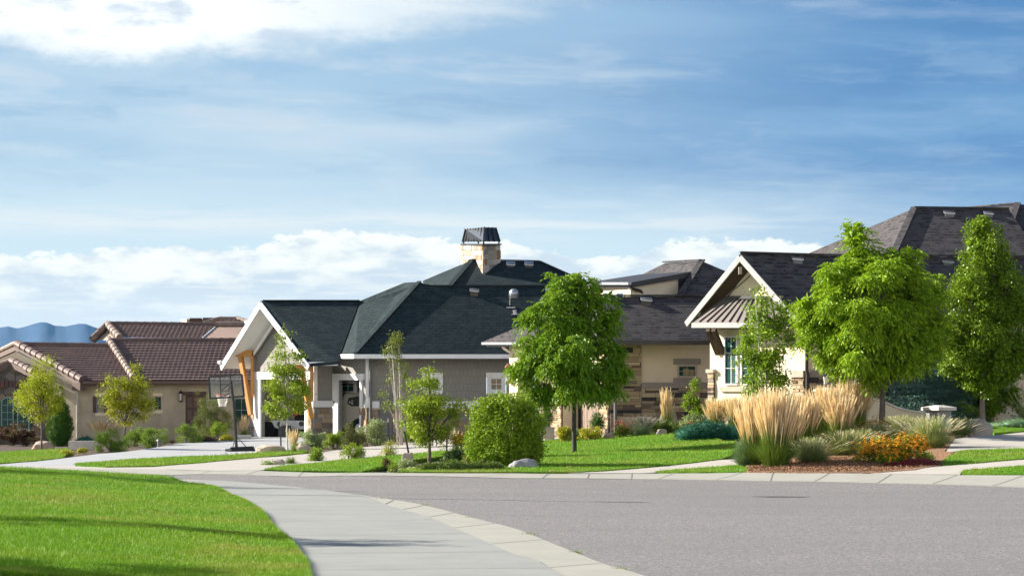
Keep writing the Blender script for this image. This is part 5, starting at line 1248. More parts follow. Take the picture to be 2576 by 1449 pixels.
tree('honeylocust_tree', 'yellow-green tree in front of the stone bay, leftmost in the row', 104, 89, 1060, .035,
     [(118, 908, 18, 16), (96, 915, 12, 10), (108, 935, 34, 20), (75, 955, 28, 20), (110, 965, 40, 24), (62, 985, 28, 22), (100, 1000, 48, 26), (138, 985, 22, 22), (70, 1020, 30, 18), (112, 1030, 40, 20), (145, 1010, 16, 16), (95, 1050, 20, 10), (52, 1010, 14, 14)],
     9500, .075, .03, L['locust'], M['bark'], TG, 'simple', 9, .10, .6)
tree('maple_tree', 'autumn-tinted round tree before the tan stucco wall, left of the driveway', 315, 96, 1070, .035,
     [(338, 935, 10, 14), (325, 958, 30, 18), (290, 955, 24, 16), (350, 970, 30, 22), (275, 985, 26, 20), (315, 995, 46, 26), (360, 1000, 30, 24), (290, 1025, 36, 20), (345, 1030, 42, 20), (378, 1015, 16, 18), (318, 1050, 34, 14), (262, 1010, 12, 12)],
     9500, .08, .045, L['orangegreen'], M['bark'], TG, 'simple', 8, .10, .3)
tree('aspen_tree', 'clump of thin white aspen stems against the grey shingled wall', 1004, 87, 1100, .035,
     [(985, 850, 12, 18), (1003, 850, 14, 20), (975, 880, 14, 16), (1005, 890, 16, 24), (990, 915, 16, 18), (1010, 935, 20, 20), (985, 950, 14, 14), (1018, 975, 14, 14), (965, 995, 14, 8), (975, 1018, 20, 12), (1003, 1010, 16, 18), (990, 870, 20, 30)],
     2300, .06, .045, L['aspen'], M['barkwhite'], TG, 'simple', 5, .08, .3, stems=[(1001, 985, 868, -.15), (1007, 1005, 850, .1), (1012, 1000, 842, .25)], tw=26, basez=None)
conifer('blue_spruce', 'wide blue spruce behind the curved white wall', (2205, 800, 2455, 1052), L['spruce'], 72.6, 30, .11, .022, 17)
# off to the left, out of view: their shadows cross the near lawn and pavement
SG = 'trees left of the view that shade the near lawn'
def offtree(x, y, h, r, hb, n=2600, g=SG):
    px = CX+x/y*F; z = float(LZ(np.array([x]), np.array([y]))[0]) if y < 52 else 0
    py = lambda zz: HZ-(z+zz-H)/y*F
    k = F/y; lobes = [(px, py(hb+(h-hb)*f), r*k*s_, (h-hb)*.22*k) for f, s_ in ((.12, .8), (.35, 1), (.6, .8), (.85, .45))]
    tree('maple_tree', 'maple tree left of the near lawn whose shadow falls across it', px, y, py(hb), .07, lobes, n, .11, .08, L['pear'], M['bark'], g, 'simple', 8, .12, .3, basez=z, tw=20)
offtree(-11.2, 30.2, 4.9, 1.0, 1.7); offtree(-13.4, 23.6, 5.6, 1.1, 3.4); offtree(-19.5, 51.5, 7.2, 1.7, 1.8, 5200)

# ---- shrubs, grasses and flowers on the far side
shrub('round_shrub', 'big leafy round bush by the kerb, left of the middle lawn', (1172, 992, 1364, 1172), L['shrub'], 30000, .08, .032, 59.5, per=9, sig=.075, bias=5,
      lobes=[(1266, 1092, 72, 66), (1225, 1040, 40, 34), (1290, 1030, 52, 36), (1330, 1075, 34, 46), (1215, 1110, 42, 48), (1270, 1130, 80, 38), (1325, 1130, 38, 36), (1262, 1010, 22, 16), (1343, 1105, 14, 22), (1300, 1006, 16, 12), (1196, 1080, 16, 14), (1238, 1012, 14, 12), (1350, 1070, 12, 12), (1340, 1142, 16, 14), (1192, 1140, 14, 16), (1318, 1028, 16, 14)])
mound('dark_evergreen_shrub', 'low dark evergreen mound left of the big round bush', (1112, 1114, 1180, 1164), L['darkshrub'], 5000, .05, .022, 61)
s = shrub('coneflower_patch', 'orange daisies in front of the feather grass, left of the round bush', (1133, 1094, 1190, 1130), L['shrub'], 1500, .05, .02, 66, cat='flowers'); flowers(s, [(1150, 1108, 20, 12), (1172, 1104, 20, 14)], 66, 170, L['petal'], L['cone'])
grass('feather_reed_grass', 'thin tan feather grass clump before the stone base of the grey house', (1128, 1044, 1170, 1118), L['bladepale'], 160, 69, None, L['plumepale'], 40, .45, .5)
shrub('rusty_shrub', 'small rust-coloured shrub at the foot of the round bush', (1168, 1134, 1200, 1172), L['rust'], 1800, .045, .02, 59.8)
CG = 'creeping juniper mounds along the kerb'
for bx, lab in (((1050, 1166, 1118, 1190), 'creeping juniper mound beside the small white rocks'), ((1092, 1156, 1188, 1189), 'largest creeping juniper mound, below the dark evergreen'), ((1172, 1168, 1228, 1190), 'creeping juniper mound at the left foot of the round bush'), ((1212, 1167, 1268, 1189), 'creeping juniper mound beside the grey boulder')):
    mound('creeping_juniper', lab, bx, L['creeper'], 4200, .05, .018, 57.6, CG)
boulder('boulder', 'wide grey boulder at the right foot of the round bush', (1277, 1150, 1362, 1178), M['bouldergrey'], 58.3, .6, seed=1)
boulder('boulder', 'small reddish rock at the kerb below the middle lawn', (1376, 1183, 1398, 1192), M['bouldered'], 56.6, .7, seed=2)
boulder('boulder', 'small pale rock at the kerb beside the orange mulch', (1858, 1184, 1880, 1192), M['boulderlight'], 55.5, .7, seed=3)
boulder('boulder', 'upright wedge of tan rock in the bed left of the ornamental tree', (1010, 1137, 1040, 1170), M['boulderlight'], 63, .6, seed=4, blocky=True)
RG_ = 'small rocks edging the bed by the kerb'
for i in range(11):
    x = 992+i*9+RS.uniform(-3, 3); y = 1188-i*1.9+RS.uniform(-1.5, 1.5)
    boulder('edging_rock', 'small pale rock edging the bed in front of the ornamental tree', (x, y-RS.uniform(5, 9), x+RS.uniform(9, 17), y), M['whitestone'] if i % 2 else M['boulder'], 57.8+i*.35, .8, RG_, 5+i, cat='rock')
shrub('small_red_shrub', 'tiny reddish shrub at the left end of the rock edging', (966, 1154, 982, 1174), L['burgundy'], 500, .04, .02)
shrub('low_green_shrub', 'tiny green tuft beside the rock edging', (978, 1170, 1000, 1188), L['shrub'], 500, .04, .018)
shrub('low_green_shrub', 'low pale plants between the wedge rock and the small rocks', (1000, 1160, 1046, 1180), L['variegated'], 1400, .045, .02, 60)
# bed in front of the grey house
shrub('variegated_shrub', 'pale variegated shrub left of the stone pier between the garages', (742, 1078, 818, 1131), L['variegated'], 6500, .05, .03, 89)
shrub('leafy_shrub', 'low fresh-green shrub below the second garage', (816, 1086, 870, 1130), L['shrub'], 3800, .05, .026, 88)
conifer('dwarf_pine', 'small upright dwarf pine in front of the white vehicle', (860, 1058, 896, 1124), L['pine'], 87, 12, .07, .015, 9)
shrub('variegated_shrub', 'pale variegated shrub right of the dwarf pine', (902, 1058, 984, 1122), L['variegated'], 8000, .05, .03, 89)
shrub('leafy_shrub', 'dull green shrub between the dwarf pine and the pale shrub', (876, 1088, 930, 1124), L['pine'], 3000, .05, .02, 87)
shrub('leafy_shrub', 'small green shrub standing before the white driveway edge, right of the rocks', (778, 1128, 814, 1167), L['shrub'], 1900, .05, .022, 69)
shrub('leafy_shrub', 'open green shrub on the lawn strip below the second garage', (858, 1113, 912, 1158), L['crab'], 2300, .055, .022, 70)
shrub('sparse_shrub', 'thin wispy shrub left of the wedge rock', (958, 1102, 1000, 1148), L['orangegreen'], 900, .05, .02, 72)
shrub('leafy_shrub', 'low green plants at the foot of the aspen stems', (1012, 1070, 1060, 1112), L['shrub'], 2200, .055, .025, 90)
grass('fountain_grass', 'dark green grass clump by the footpath, right of the square rock', (708, 1132, 754, 1174), L['blade'], 420, 66, None, None, 0)
grass('feather_reed_grass', 'pale feather grass at the foot of the narrow young tree', (718, 1078, 760, 1140), L['bladepale'], 200, 80.5, None, L['plume'], 70, .5, .35)
shrub('low_green_shrub', 'low yellow-green tuft left of the square rock', (655, 1159, 690, 1180), L['mugo'], 900, .045, .02, 64.5)
boulder('boulder', 'dark square-edged rock beside the fountain grass', (684, 1157, 718, 1175), M['boulder'], 65, .7, seed=21, blocky=True)
boulder('boulder', 'long tan boulder beside the hoop base', (643, 1122, 720, 1144), M['boulderlight'], 81.5, .5, seed=22, blocky=True)
boulder('boulder', 'slanted tan boulder right of the pale feather grass', (741, 1117, 786, 1140), M['boulderlight'], 82, .5, seed=23)
for i, x in enumerate(range(432, 640, 13)):
    boulder('edging_rock', 'small pale river rock along the far driveway edge', (x, 1154-i*.75-RS.uniform(4, 6), x+RS.uniform(8, 13), 1154-i*.75), M['whitestone'] if i % 2 else M['bouldergrey'], 77.0+i*.35, .8, 'river rocks along the driveway edge', 30+i, cat='rock')
# tree stakes
def stake(label, px, y0, y1, d, lean=0):
    B = base(px+lean, d); t = thing('tree_stake', label, 'stake', B, 'black tree stakes'); top = W(px, y0, d)
    bars('post', M['blackmetal'], t, [(B-Vector((0, 0, .1)), top, .05)]); bars('tip', M['palepipe'], t, [(top, top+Vector((0, 0, .14)), .055)]); return t
stake('black stake with a pale tip in front of the left garage', 706, 1072, 1125, 83.5, 1); stake('black stake left of the aspen stems', 976, 1062, 1112, 86, 6)
stake('leaning black stake left of the ornamental tree', 1018, 1085, 1166, 64, 16); stake('upright black stake right of the ornamental tree', 1124, 1086, 1132, 74, 0)
# beds in front of the tiled house
shrub('burgundy_shrub', 'dark burgundy shrub under the arched window at the left edge', (-30, 1060, 92, 1122), L['burgundy'], 11000, .06, .03, 99)
boulder('boulder', 'pale round boulder behind the thin yellow-green tree', (80, 1115, 137, 1135), M['bouldertan'], 91.5, .6, seed=50)
t = shrub('arborvitae', 'dark egg-shaped evergreen against the corner of the tiled house', (118, 1001, 182, 1130), L['arbor'], 26000, .06, .016, 97, per=10, sig=.03, droop=-.8, bias=10, lobes=[(150, 1065, 29, 58), (150, 1085, 32, 44), (150, 1030, 20, 30)], cat='evergreen shrub')
core(t, pxlobes([(150, 1068, 27, 58), (150, 1088, 30, 42)], 97), L['arbor'], .9)
grass('fountain_grass', 'dark brown-green grass clump against the stucco wall', (222, 1062, 290, 1122), L['blade'], 700, 100, None, L['plumebrown'], 120, .35, .7)
mound('blue_juniper', 'small blue-green juniper left of the pale stone block', (188, 1100, 240, 1125), L['juniper'], 2600, .05, .018, 97)
b = MB(); q = base(210, 91); b.box(q+Vector((0, 0, -.05)), 1.1, .45, .30, .12); tag(b.build('stone_block', M['whitestone'], None), 'long pale cut stone block at the driveway edge by the mugo pines', 'stone block')
MG = 'mugo pines beside the driveway'
for bx, lab, d in (((242, 1078, 322, 1142), 'largest mugo pine, left of the driveway', 88), ((310, 1072, 372, 1130), 'middle mugo pine behind the autumn-tinted trunk', 93), ((350, 1068, 424, 1130), 'rightmost mugo pine, nearest the door', 92)):
    shrub('mugo_pine', lab, bx, L['mugo'], 7000, .065, .014, d, MG, per=14, sig=.05, droop=-.5)
mound('golden_groundcover', 'golden ground cover in front of the pale stone block', (150, 1140, 186, 1154), L['yellow'], 1200, .035, .018, 82); mound('golden_groundcover', 'golden ground cover tuft right of the pale stone block', (194, 1131, 220, 1143), L['yellow'], 900, .035, .018, 86)
grass('fountain_grass', 'small brown grass tuft left of the red-brown door', (420, 1096, 446, 1116), L['plumebrown'], 200, 95)
shrub('low_pine', 'sprawling green pine bough below the red-brown door', (444, 1062, 506, 1116), L['mugo'], 4000, .07, .014, 94, per=14, droop=-.4)
shrub('scrub_pine', 'large olive-brown pine behind the basketball hoop', (490, 984, 594, 1106), L['pine'], 15000, .085, .014, 99, per=14, sig=.07, droop=-.3, cat='pine', lobes=[(540, 1040, 40, 30), (515, 1060, 30, 28), (565, 1060, 32, 30), (535, 1080, 50, 24), (520, 1015, 22, 22), (555, 1015, 22, 18), (500, 1005, 12, 18)])
shrub('leafy_shrub', 'light green shrub behind the hoop pole', (530, 1058, 574, 1102), L['shrub'], 2600, .05, .022, 97)
for bx, lab in (((476, 1090, 504, 1114), 'tan grass tuft under the sprawling pine'), ((506, 1086, 556, 1114), 'wide tan grass tuft behind the driveway, left of the hoop'), ((562, 1072, 592, 1102), 'tan grass tuft behind the hoop base')):
    grass('dry_grass', lab, bx, L['plumebrown'], 300, 95.5, 'tan grass tufts behind the driveway')
mound('golden_groundcover', 'yellow ground cover along the driveway behind the hoop pole', (550, 1094, 590, 1112), L['yellow'], 1500, .04, .02, 95.5)
mound('burgundy_groundcover', 'dark red low plants along the driveway edge, left of the hoop', (478, 1102, 550, 1116), L['burgundy'], 2200, .04, .02, 95)
grass('feather_reed_grass', 'tan feather grass beside the left garage pier', (598, 1036, 630, 1098), L['blade'], 240, 98.5, None, L['plume'], 90, .5, .3)
b = MB(); q = base(612, 97); b.box(q+Vector((0, 0, -.05)), .6, .4, .22); b.box(q+Vector((-.28, -.1, -.05)), .45, .4, .13); tag(b.build('stone_block', M['whitestone'], None), 'stacked pale stone blocks at the foot of the left garage pier', 'stone block')
b = MB(); q = base(400, 90.5); b.lathe(q, [(.07, -.05), (.07, .20), (.10, .22), (.08, .27), (.02, .29)], 12); tag(b.build('grey_post', M['greypipe'], None), 'small grey post at the driveway edge right of the mugo pines', 'path light')  # unclear grey shape at the driveway edge, built as a short post
# bed along the cream house
shrub('dwarf_conifer', 'small conical evergreen before the garage boards, left of the square stone', (1486, 1036, 1520, 1082), L['arbor'], 3600, .05, .014, 76, per=9, droop=-.6, bias=6, lobes=[(1503, 1066, 15, 16), (1503, 1052, 9, 14)])
for bx, lab, d in (((1404, 1070, 1438, 1110), 'golden shrub left of the dark tree trunk', 76), ((1460, 1070, 1518, 1106), 'golden shrub right of the dark tree trunk', 75.5)):
    shrub('golden_shrub', lab, bx, L['yellow'], 2600, .05, .026, d)
shrub('silvery_shrub', 'grey-green plants between the two golden shrubs', (1432, 1084, 1470, 1106), L['bladeblue'], 1600, .05, .018, 76)
b = MB(); q = base(1382, 80.5); b.box(q, .34, .34, .42); b.box(q+Vector((0, 0, .42)), .38, .38, .04); pot = b.build('planter', M['trim_stone'], None); tag(pot, 'square tan planter beside the stone garage pier', 'planter')
s = shrub('potted_evergreen', 'clipped conical evergreen growing in the square planter', (1366, 1018, 1390, 1072), L['arbor'], 3200, .045, .014, 80.5, per=9, droop=-.6, bias=6, lobes=[(1378, 1055, 12, 16), (1378, 1036, 8, 18)], cat='evergreen shrub')
for o in [s]: o.location.z = o.location.z
shrub('leafy_shrub', 'yellow-green shrub behind the round bush by the planter', (1340, 1040, 1374, 1080), L['mugo'], 2600, .05, .022, 77)
boulder('stone_block', 'square tan stone under the downspout of the stone wall', (1517, 1079, 1546, 1099), M['bouldertan'], 75.8, .8, seed=60, blocky=True, cat='stone block')
boulder('boulder', 'dark block of stone beneath the tall feather grass', (1650, 1073, 1681, 1092), M['boulder'], 75, .7, seed=61, blocky=True)
boulder('boulder', 'arched tan rock standing behind the tall feather grass', (1652, 1022, 1712, 1086), M['bouldertan'], 78.2, .3, seed=62)
s = shrub('red_flowers', 'red and pink flowers at the foot of the stone wall', (1546, 1066, 1592, 1098), L['shrub'], 2000, .05, .025, 76, cat='flowers'); flowers(s, [(1562, 1074, 16, 8), (1582, 1072, 10, 10)], 76, 150, L['redflower'], None, .035, 4)
grass('lavender_clump', 'grey-green lavender clump with mauve spikes before the stone wall', (1578, 1040, 1652, 1096), L['bladeblue'], 800, 75.8, None, L['lavender'], 320, .35, .8, cat='lavender')
grass('feather_reed_grass', 'tall feather grass standing alone against the dark stone wall', (1650, 971, 1704, 1088), L['blade'], 800, 76, None, L['plume'], 110, .5, .28)
shrub('leafy_shrub', 'fine green perennial at the foot of the lone feather grass', (1640, 1056, 1712, 1090), L['blade'], 3400, .07, .014, 75.6, per=12, droop=-.5)
tree('young_tree', 'small upright bright-green young tree against the dark stone wall', 1746, 77.5, 1050, .02, [(1747, 972, 10, 14), (1744, 998, 16, 16), (1746, 1025, 22, 18), (1750, 1046, 22, 16), (1728, 1020, 8, 8)], 3000, .06, .045, L['shrub'], M['bark'], None, 'simple', 6, .06, .2)
s = shrub('variegated_shrub', 'pale variegated shrub behind the blue juniper', (1708, 1042, 1784, 1082), L['variegated'], 5200, .055, .032, 75.5); flowers(s, [(1736, 1066, 5, 5)], 75, 12, L['redflower'], None, .04, 4)
mound('blue_juniper', 'wide low blue-green juniper at the corner of the middle lawn', (1702, 1062, 1868, 1112), L['juniper'], 22000, .075, .016, 71.5, droop=-.5, per=9, k=10)
for i in range(12):
    x = 1598+i*9; boulder('edging_rock', 'small pale rock along the top edge of the middle lawn', (x, 1089-i*.2, x+RS.uniform(6, 11), 1095-i*.3), M['boulderlight'], 76.6, .8, 'small rocks along the top of the middle lawn', 70+i, cat='rock')
KG = 'wheat-coloured feather reed grasses'
for bx, lab, d, nb, npl in (((1950, 1000, 2030, 1140), 'small feather reed grass filling the gap between front and middle clumps', 60, 700, 130), ((2070, 985, 2160, 1110), 'feather reed grass between the centre and the rightmost clump', 63.4, 900, 170), ((1772, 984, 1838, 1074), 'feather reed grass below the bay window, leftmost', 73, 500, 150), ((1820, 984, 1886, 1076), 'feather reed grass below the bay window, behind the front clumps', 72.5, 500, 150),
        ((1850, 1000, 1950, 1180), 'front feather reed grass nearest the side path', 57.5, 1500, 260), ((1896, 988, 2006, 1184), 'front feather reed grass at the mulch edge, tallest of the pair', 56.6, 1500, 280),
        ((1970, 990, 2068, 1130), 'feather reed grass in the middle of the bed, left of the tall group', 62.5, 1100, 230), ((2026, 970, 2140, 1116), 'feather reed grass below the two lanterns, centre of the bed', 64, 1200, 280), ((2096, 964, 2196, 1098), 'rightmost feather reed grass, beside the curved white wall', 66.5, 1100, 260)):
    grass('feather_reed_grass', lab, bx, L['blade'], nb, d, KG, L['plume'], int(npl*1.7), .50, .32, bladeh=.66, spread=.52, plw=.026)
grass('blue_grass', 'blue-green arching grass at the left foot of the front feather grass', (1836, 1108, 1915, 1180), L['bladeblue'], 1300, 57.5, None, None, 0, bladeh=1, spread=.35)
FG = 'soft green fountain grasses in the mulch bed'
for bx, lab, d in (((2000, 1090, 2080, 1140), 'pale fountain grass tucked between front and middle feather grasses', 60.5), ((2120, 1088, 2215, 1146), 'pale fountain grass directly behind the left orange daisies', 61.5), ((2270, 1080, 2350, 1132), 'fountain grass behind the larger orange daisies', 62.5), ((2200, 1064, 2262, 1104), 'small fountain grass at the middle of the curved wall', 67.5), ((1984, 1104, 2100, 1174), 'pale fountain grass in front of the mulch edge, left', 57.5), ((2064, 1096, 2180, 1166), 'pale fountain grass between the feather grass and the orange daisies', 59.5), ((2150, 1078, 2260, 1130), 'pale fountain grass behind the left orange daisies', 64), ((2225, 1058, 2320, 1120), 'fountain grass below the curved white wall', 65), ((2280, 1058, 2408, 1148), 'largest fountain grass, arching over the driveway corner', 60.5), ((2384, 1048, 2452, 1098), 'small fountain grass left of the half-buried boulder', 66)):
    grass('fountain_grass', lab, bx, L['bladepale'], 1900, d, FG, L['plumepale'], 130, .22, .8, bladeh=.95, spread=.35, plw=.02)
for bx, lab, d, nf, lo in (((2158, 1110, 2246, 1172), 'left clump of orange black-eyed daisies in the mulch bed', 57, 400, [(2180, 1133, 26, 20), (2215, 1128, 30, 20)]), ((2216, 1094, 2338, 1180), 'right and larger clump of orange black-eyed daisies', 56.2, 620, [(2250, 1134, 34, 24), (2290, 1118, 34, 22), (2315, 1128, 24, 20)])):
    s = shrub('black_eyed_susan', lab, bx, L['shrub'], 5200, .06, .03, d, 'clumps of orange daisies', 'flowers'); flowers(s, lo, d-.3, nf, L['petal'], L['cone'], .042)
s = shrub('seedhead_perennial', 'faded brown-orange daisies at the foot of the curved wall', (2146, 1058, 2226, 1100), L['blade'], 2600, .06, .02, 64.8, cat='flowers'); flowers(s, [(2170, 1078, 24, 14), (2205, 1070, 22, 12)], 64.5, 260, L['petal'], L['cone'], .03)
mound('red_sedum', 'dark red sedum carpet at the mulch edge below the daisies', (2266, 1164, 2364, 1184), L['sedum'], 5200, .03, .02, 55.6, k=8); mound('red_sedum', 'small dark red sedum patch at the left of the carpet', (2226, 1172, 2262, 1187), L['sedum'], 1700, .03, .02, 55.5, k=4)
shrub('golden_spirea', 'bright feathery green shrub right of the low pillar', (2378, 1006, 2458, 1066), L['mugo'], 9000, .08, .016, 72, per=14, sig=.05, droop=-.7)
shrub('leafy_shrub', 'thin row of yellow-green plants behind the low pillar', (2255, 1022, 2340, 1046), L['yellow'], 2200, .05, .02, 76)
boulder('boulder', 'half-buried brown boulder beside the pear tree trunk', (2432, 1050, 2498, 1096), M['boulder'], 66.5, .7, seed=90)
boulder('boulder', 'smooth slanted boulder in front of the green hedge at the right', (2478, 1026, 2526, 1052), M['bouldertan'], 76, .5, seed=91)
shrub('tall_hedge', 'tall loose green hedge behind the pear tree', (2412, 925, 2560, 1045), L['poplar'], 16000, .09, .05, 73.6, per=7, sig=.09, droop=.4)
grass('fountain_grass', 'tall pale grass clump at the right edge behind the low slab', (2545, 955, 2620, 1052), L['bladepale'], 900, 73, None, L['plumepale'], 60, .3, .6)
mound('grey_groundcover', 'grey-green ground cover slope right of the brown boulder', (2490, 1058, 2680, 1086), L['bladeblue'], 9000, .045, .02, 70, k=12)
b = MB(); q = base(2590, 75); b.box(q+Vector((.2, 0, -.1)), 2.2, .6, .42, -.04); tag(b.build('stone_block', M['whitestone'], None), 'long low white slab at the right edge of the picture', 'stone block')

for px, py in ((1332, 1346), (1180, 1304), (1446, 1392), (1066, 1272), (960, 1256), (1560, 1434)):
    x, y = flat(px, py); B = Vector((x, y, .0)); t = thing('weed', 'small weeds growing in the joint between road and near kerb', 'weed', B, 'weeds along the near kerb')
    k = 40; a = RS.uniform(0, 6.28, k); P = np.stack([x+RS.normal(size=k)*.05, y+RS.normal(size=k)*.03, np.full(k, .005)], 1); V, fa = ribbons(P, np.stack([np.cos(a), np.sin(a), a*0], 1)*.04, RS.uniform(.02, .05, k), .008, 2, 1.5); npmesh('blades', V, fa, L['mugo'], t)
# ------------------------------------------------------------------ curved wall, pillars, lamps
prof = [(2125, 1000), (2160, 999), (2185, 1003), (2210, 1009), (2232, 1017), (2255, 1027), (2280, 1034.5), (2310, 1038.5), (2345, 1040)]
cw = thing('curved_wall', 'low white stucco wall with a sweeping curved top', 'wall', base(2250, 70.5)); VCW = VP(2120, 69.3, 2350, 71.2)
b = MB(); VCW.slab(b, prof+[(2345, 1100), (2125, 1100)], -.2, 0); b.build('wall', M['stucco_cream'], cw)
b = MB()
for a, c in zip(prof, prof[1:]): b.solid([VCW.w(a[0], a[1]-5, .05), VCW.w(c[0], c[1]-5, .05), VCW.w(c[0], c[1], .05), VCW.w(a[0], a[1], .05)], [VCW.w(a[0], a[1]-5, -.25), VCW.w(c[0], c[1]-5, -.25), VCW.w(c[0], c[1], -.25), VCW.w(a[0], a[1], -.25)])
b.build('coping', M['whitestone'], cw)
def pillar(label, x0, x1, ycap, ybase, d, capw, caph, m, lamp=None):
    w_ = (x1-x0)/F*d/1.25; B = base((x0+x1)/2, d); t = thing('pillar', label, 'pillar', B, 'stone pillars of the entrance'); zt = W(0, ycap, d).z
    b = MB(); b.box(B-Vector((0, 0, .1)), w_, w_, zt-B.z+.1, .6); b.build('shaft', m, t)
    b = MB(); c0 = Vector((B.x, B.y, zt)); r = w_*capw/2; ca = .6; P4 = [Vector((math.cos(ca+math.pi/4+k*math.pi/2)*r*1.414, math.sin(ca+math.pi/4+k*math.pi/2)*r*1.414, 0)) for k in range(4)]
    b.solid([c0+p for p in P4], [c0+p+Vector((0, 0, caph)) for p in P4]); b.solid([c0+p+Vector((0, 0, caph)) for p in P4], [c0+p*.25+Vector((0, 0, caph*1.7)) for p in P4]); b.build('cap', M['whitestone'], t); return t, Vector((B.x, B.y, zt+caph*1.7))
pillar('low grey pillar with a pale peaked cap at the end of the curved wall', 2334, 2389, 1032, 1080, 69.5, 1.42, .09, M['bouldergrey'])
t_, top1 = pillar('pillar half hidden behind the feather grass, carrying the right lantern', 2134, 2178, 992, 1090, 70, 1.4, .07, M['stucco_cream'])
t_, top2 = pillar('pillar behind the feather grass carrying the left lantern', 2058, 2100, 985, 1090, 71, 1.4, .07, M['stucco_cream'])
def postlamp(label, p, s_):
    t = thing('post_lantern', label, 'lamp', p, 'black post lanterns'); p = Vector(p)
    b = MB(); b.lathe(p, [(.06*s_, -.02), (.05*s_, .04), (.02*s_, .07), (.09*s_, .10)], 10); b.lathe(p, [(.15*s_, .36*s_), (.10*s_, .42*s_), (.04*s_, .45*s_), (.02*s_, .52*s_)], 10)
    for k in range(6): a = k*math.pi/3; b.bar(p+Vector((math.cos(a)*.085*s_, math.sin(a)*.085*s_, .1)), p+Vector((math.cos(a)*.125*s_, math.sin(a)*.125*s_, .37*s_)), .014)
    b.build('cage', M['blackmetal'], t); b = MB(); b.lathe(p, [(.075*s_, .10), (.115*s_, .36*s_)], 10); b.build('glass', M['lampglass'], t)
postlamp('left black lantern above the feather reed grasses', top2, .95); postlamp('right black lantern above the feather reed grasses', top1, .95)
q = base(2543, 75.2); t = thing('hanging_lantern', 'small lantern hanging from a shepherd hook near the right edge', 'lamp', q); pts = [q, q+Vector((0, 0, .45))]+[q+Vector((-.07+.07*math.cos(a), 0, .45+.08*math.sin(a))) for a in np.linspace(0, math.pi, 7)]
tubes('hook', M['blackmetal'], t, [(pts, .012, 6)]); b = MB(); c0 = q+Vector((-.14, 0, .22)); b.lathe(c0, [(.06, 0), (.06, .14), (.08, .15), (.02, .22)], 10); b.build('lantern_body', M['lampglass'], t)

# ------------------------------------------------------------------ basketball hoop (seen from behind)
HB = base(604, 85.5); hp = thing('basketball_hoop', 'portable basketball hoop with a black base, standing beside the driveway', 'basketball hoop', HB, None)
D0 = 85.5; e = lambda x, y, dd=0: W(x, y, D0+dd)
b = MB(); g0 = HB.copy(); b.lathe(g0, [(.0, 0), (.01, 0)], 4) if False else None
c0 = W(609, 1040, D0); zb = HB.z
b.solid([Vector((e(577, 0).x, D0-.35, zb)), Vector((e(641, 0).x, D0-.35, zb)), Vector((e(641, 0).x, D0+.35, zb)), Vector((e(577, 0).x, D0+.35, zb))], [Vector((e(582, 0).x, D0-.26, zb+.17)), Vector((e(636, 0).x, D0-.26, zb+.20)), Vector((e(636, 0).x, D0+.26, zb+.20)), Vector((e(582, 0).x, D0+.26, zb+.17))]); b.build('base', M['rubber'], hp)
b = MB(); b.box(Vector((e(577, 0).x, D0-.1, zb+.01)), .22, .5, .1); [b.tube([Vector((e(573, 0).x, D0+y, zb+.06)), Vector((e(573, 0).x, D0+y+.05, zb+.06))], .06, 10) for y in (-.3, .25)]; b.build('wheel_bracket', M['greypipe'], hp)
b = MB(); b.tube([Vector((e(595, 0).x, D0, zb+.1)), e(588.8, 1022)], .055, 10); b.tube([e(589, 1026), e(589, 1014)], .075, 10); b.tube([e(588.8, 1022), e(581, 960)], .05, 10); b.build('pole', M['blackmetal'], hp)
tubes('brace', M['blackmetal'], hp, [([Vector((e(595, 0).x, D0, zb+.55)), Vector((e(619, 0).x, D0, zb+.18))], .014, 6), ([Vector((e(594.5, 0).x, D0, zb+.7)), Vector((e(585, 0).x, D0, zb+.12))], .014, 6)])
VBB = VP(526, 86.2, 611, 85.9); bdp = [(525.5, 948), (608.5, 942), (614, 997), (529, 1002)]
b = MB(); m1 = M['blackmetal']
for a, c in zip(bdp, bdp[1:]+bdp[:1]): b.bar(VBB.w(*a), VBB.w(*c), .05, .06)
bb_ = b.build('backboard_frame', m1, hp)
gm, t_, p_, o_ = newmat('acrylic_backboard'); tr_ = t_.n('BsdfTransparent'); mxs = t_.n('MixShader'); mxs.inputs[0].default_value = .12; p_.inputs['Base Color'].default_value = (.5, .62, .62, 1); p_.inputs['Roughness'].default_value = .1
gm.node_tree.links.new(tr_.outputs[0], mxs.inputs[1]); gm.node_tree.links.new(p_.outputs[0], mxs.inputs[2]); gm.node_tree.links.new(mxs.outputs[0], o_.inputs[0])
b = MB(); VBB.slab(b, bdp, -.01, .01); b.build('backboard', gm, hp)
bars('backboard_bars', m1, bb_, [(VBB.w(553.5, 946, .02), VBB.w(556.5, 1000, .02), .025), (VBB.w(580.5, 944, .02), VBB.w(584.5, 998, .02), .025), (VBB.w(555, 968, .02), VBB.w(582, 966, .02), .02), (VBB.w(556, 984, .02), VBB.w(584, 982, .02), .02)])
tubes('arm', m1, hp, [([e(581, 962), e(557, 981, .3)], .022, 6), ([e(584, 985), e(565, 995, .3)], .022, 6), ([e(583, 968), e(572, 984, .25)], .02, 6), ([e(581, 962), e(578, 972, .3)], .018, 6)])
rc = W(560, 993, 86.8); b = MB(); b.tube([rc+Vector((.225*math.cos(a), .225*math.sin(a), 0)) for a in np.linspace(0, 2*math.pi, 21)], .02, 6, False); b.bar(rc+Vector((.1, -.2, -.03)), rc+Vector((.12, -.6, -.03)), .14, .05); rim = b.build('rim', M['orange'], hp)
b = MB()
for i in range(12):
    for sg in (1, -1):
        pts = [rc+Vector(((.22-.10*f)*math.cos(i*math.pi/6+sg*f*.9), (.22-.10*f)*math.sin(i*math.pi/6+sg*f*.9), -.42*f)) for f in (0, .33, .66, 1)]; b.tube(pts, .008, 4, False)
b.build('net', M['netw'], rim)

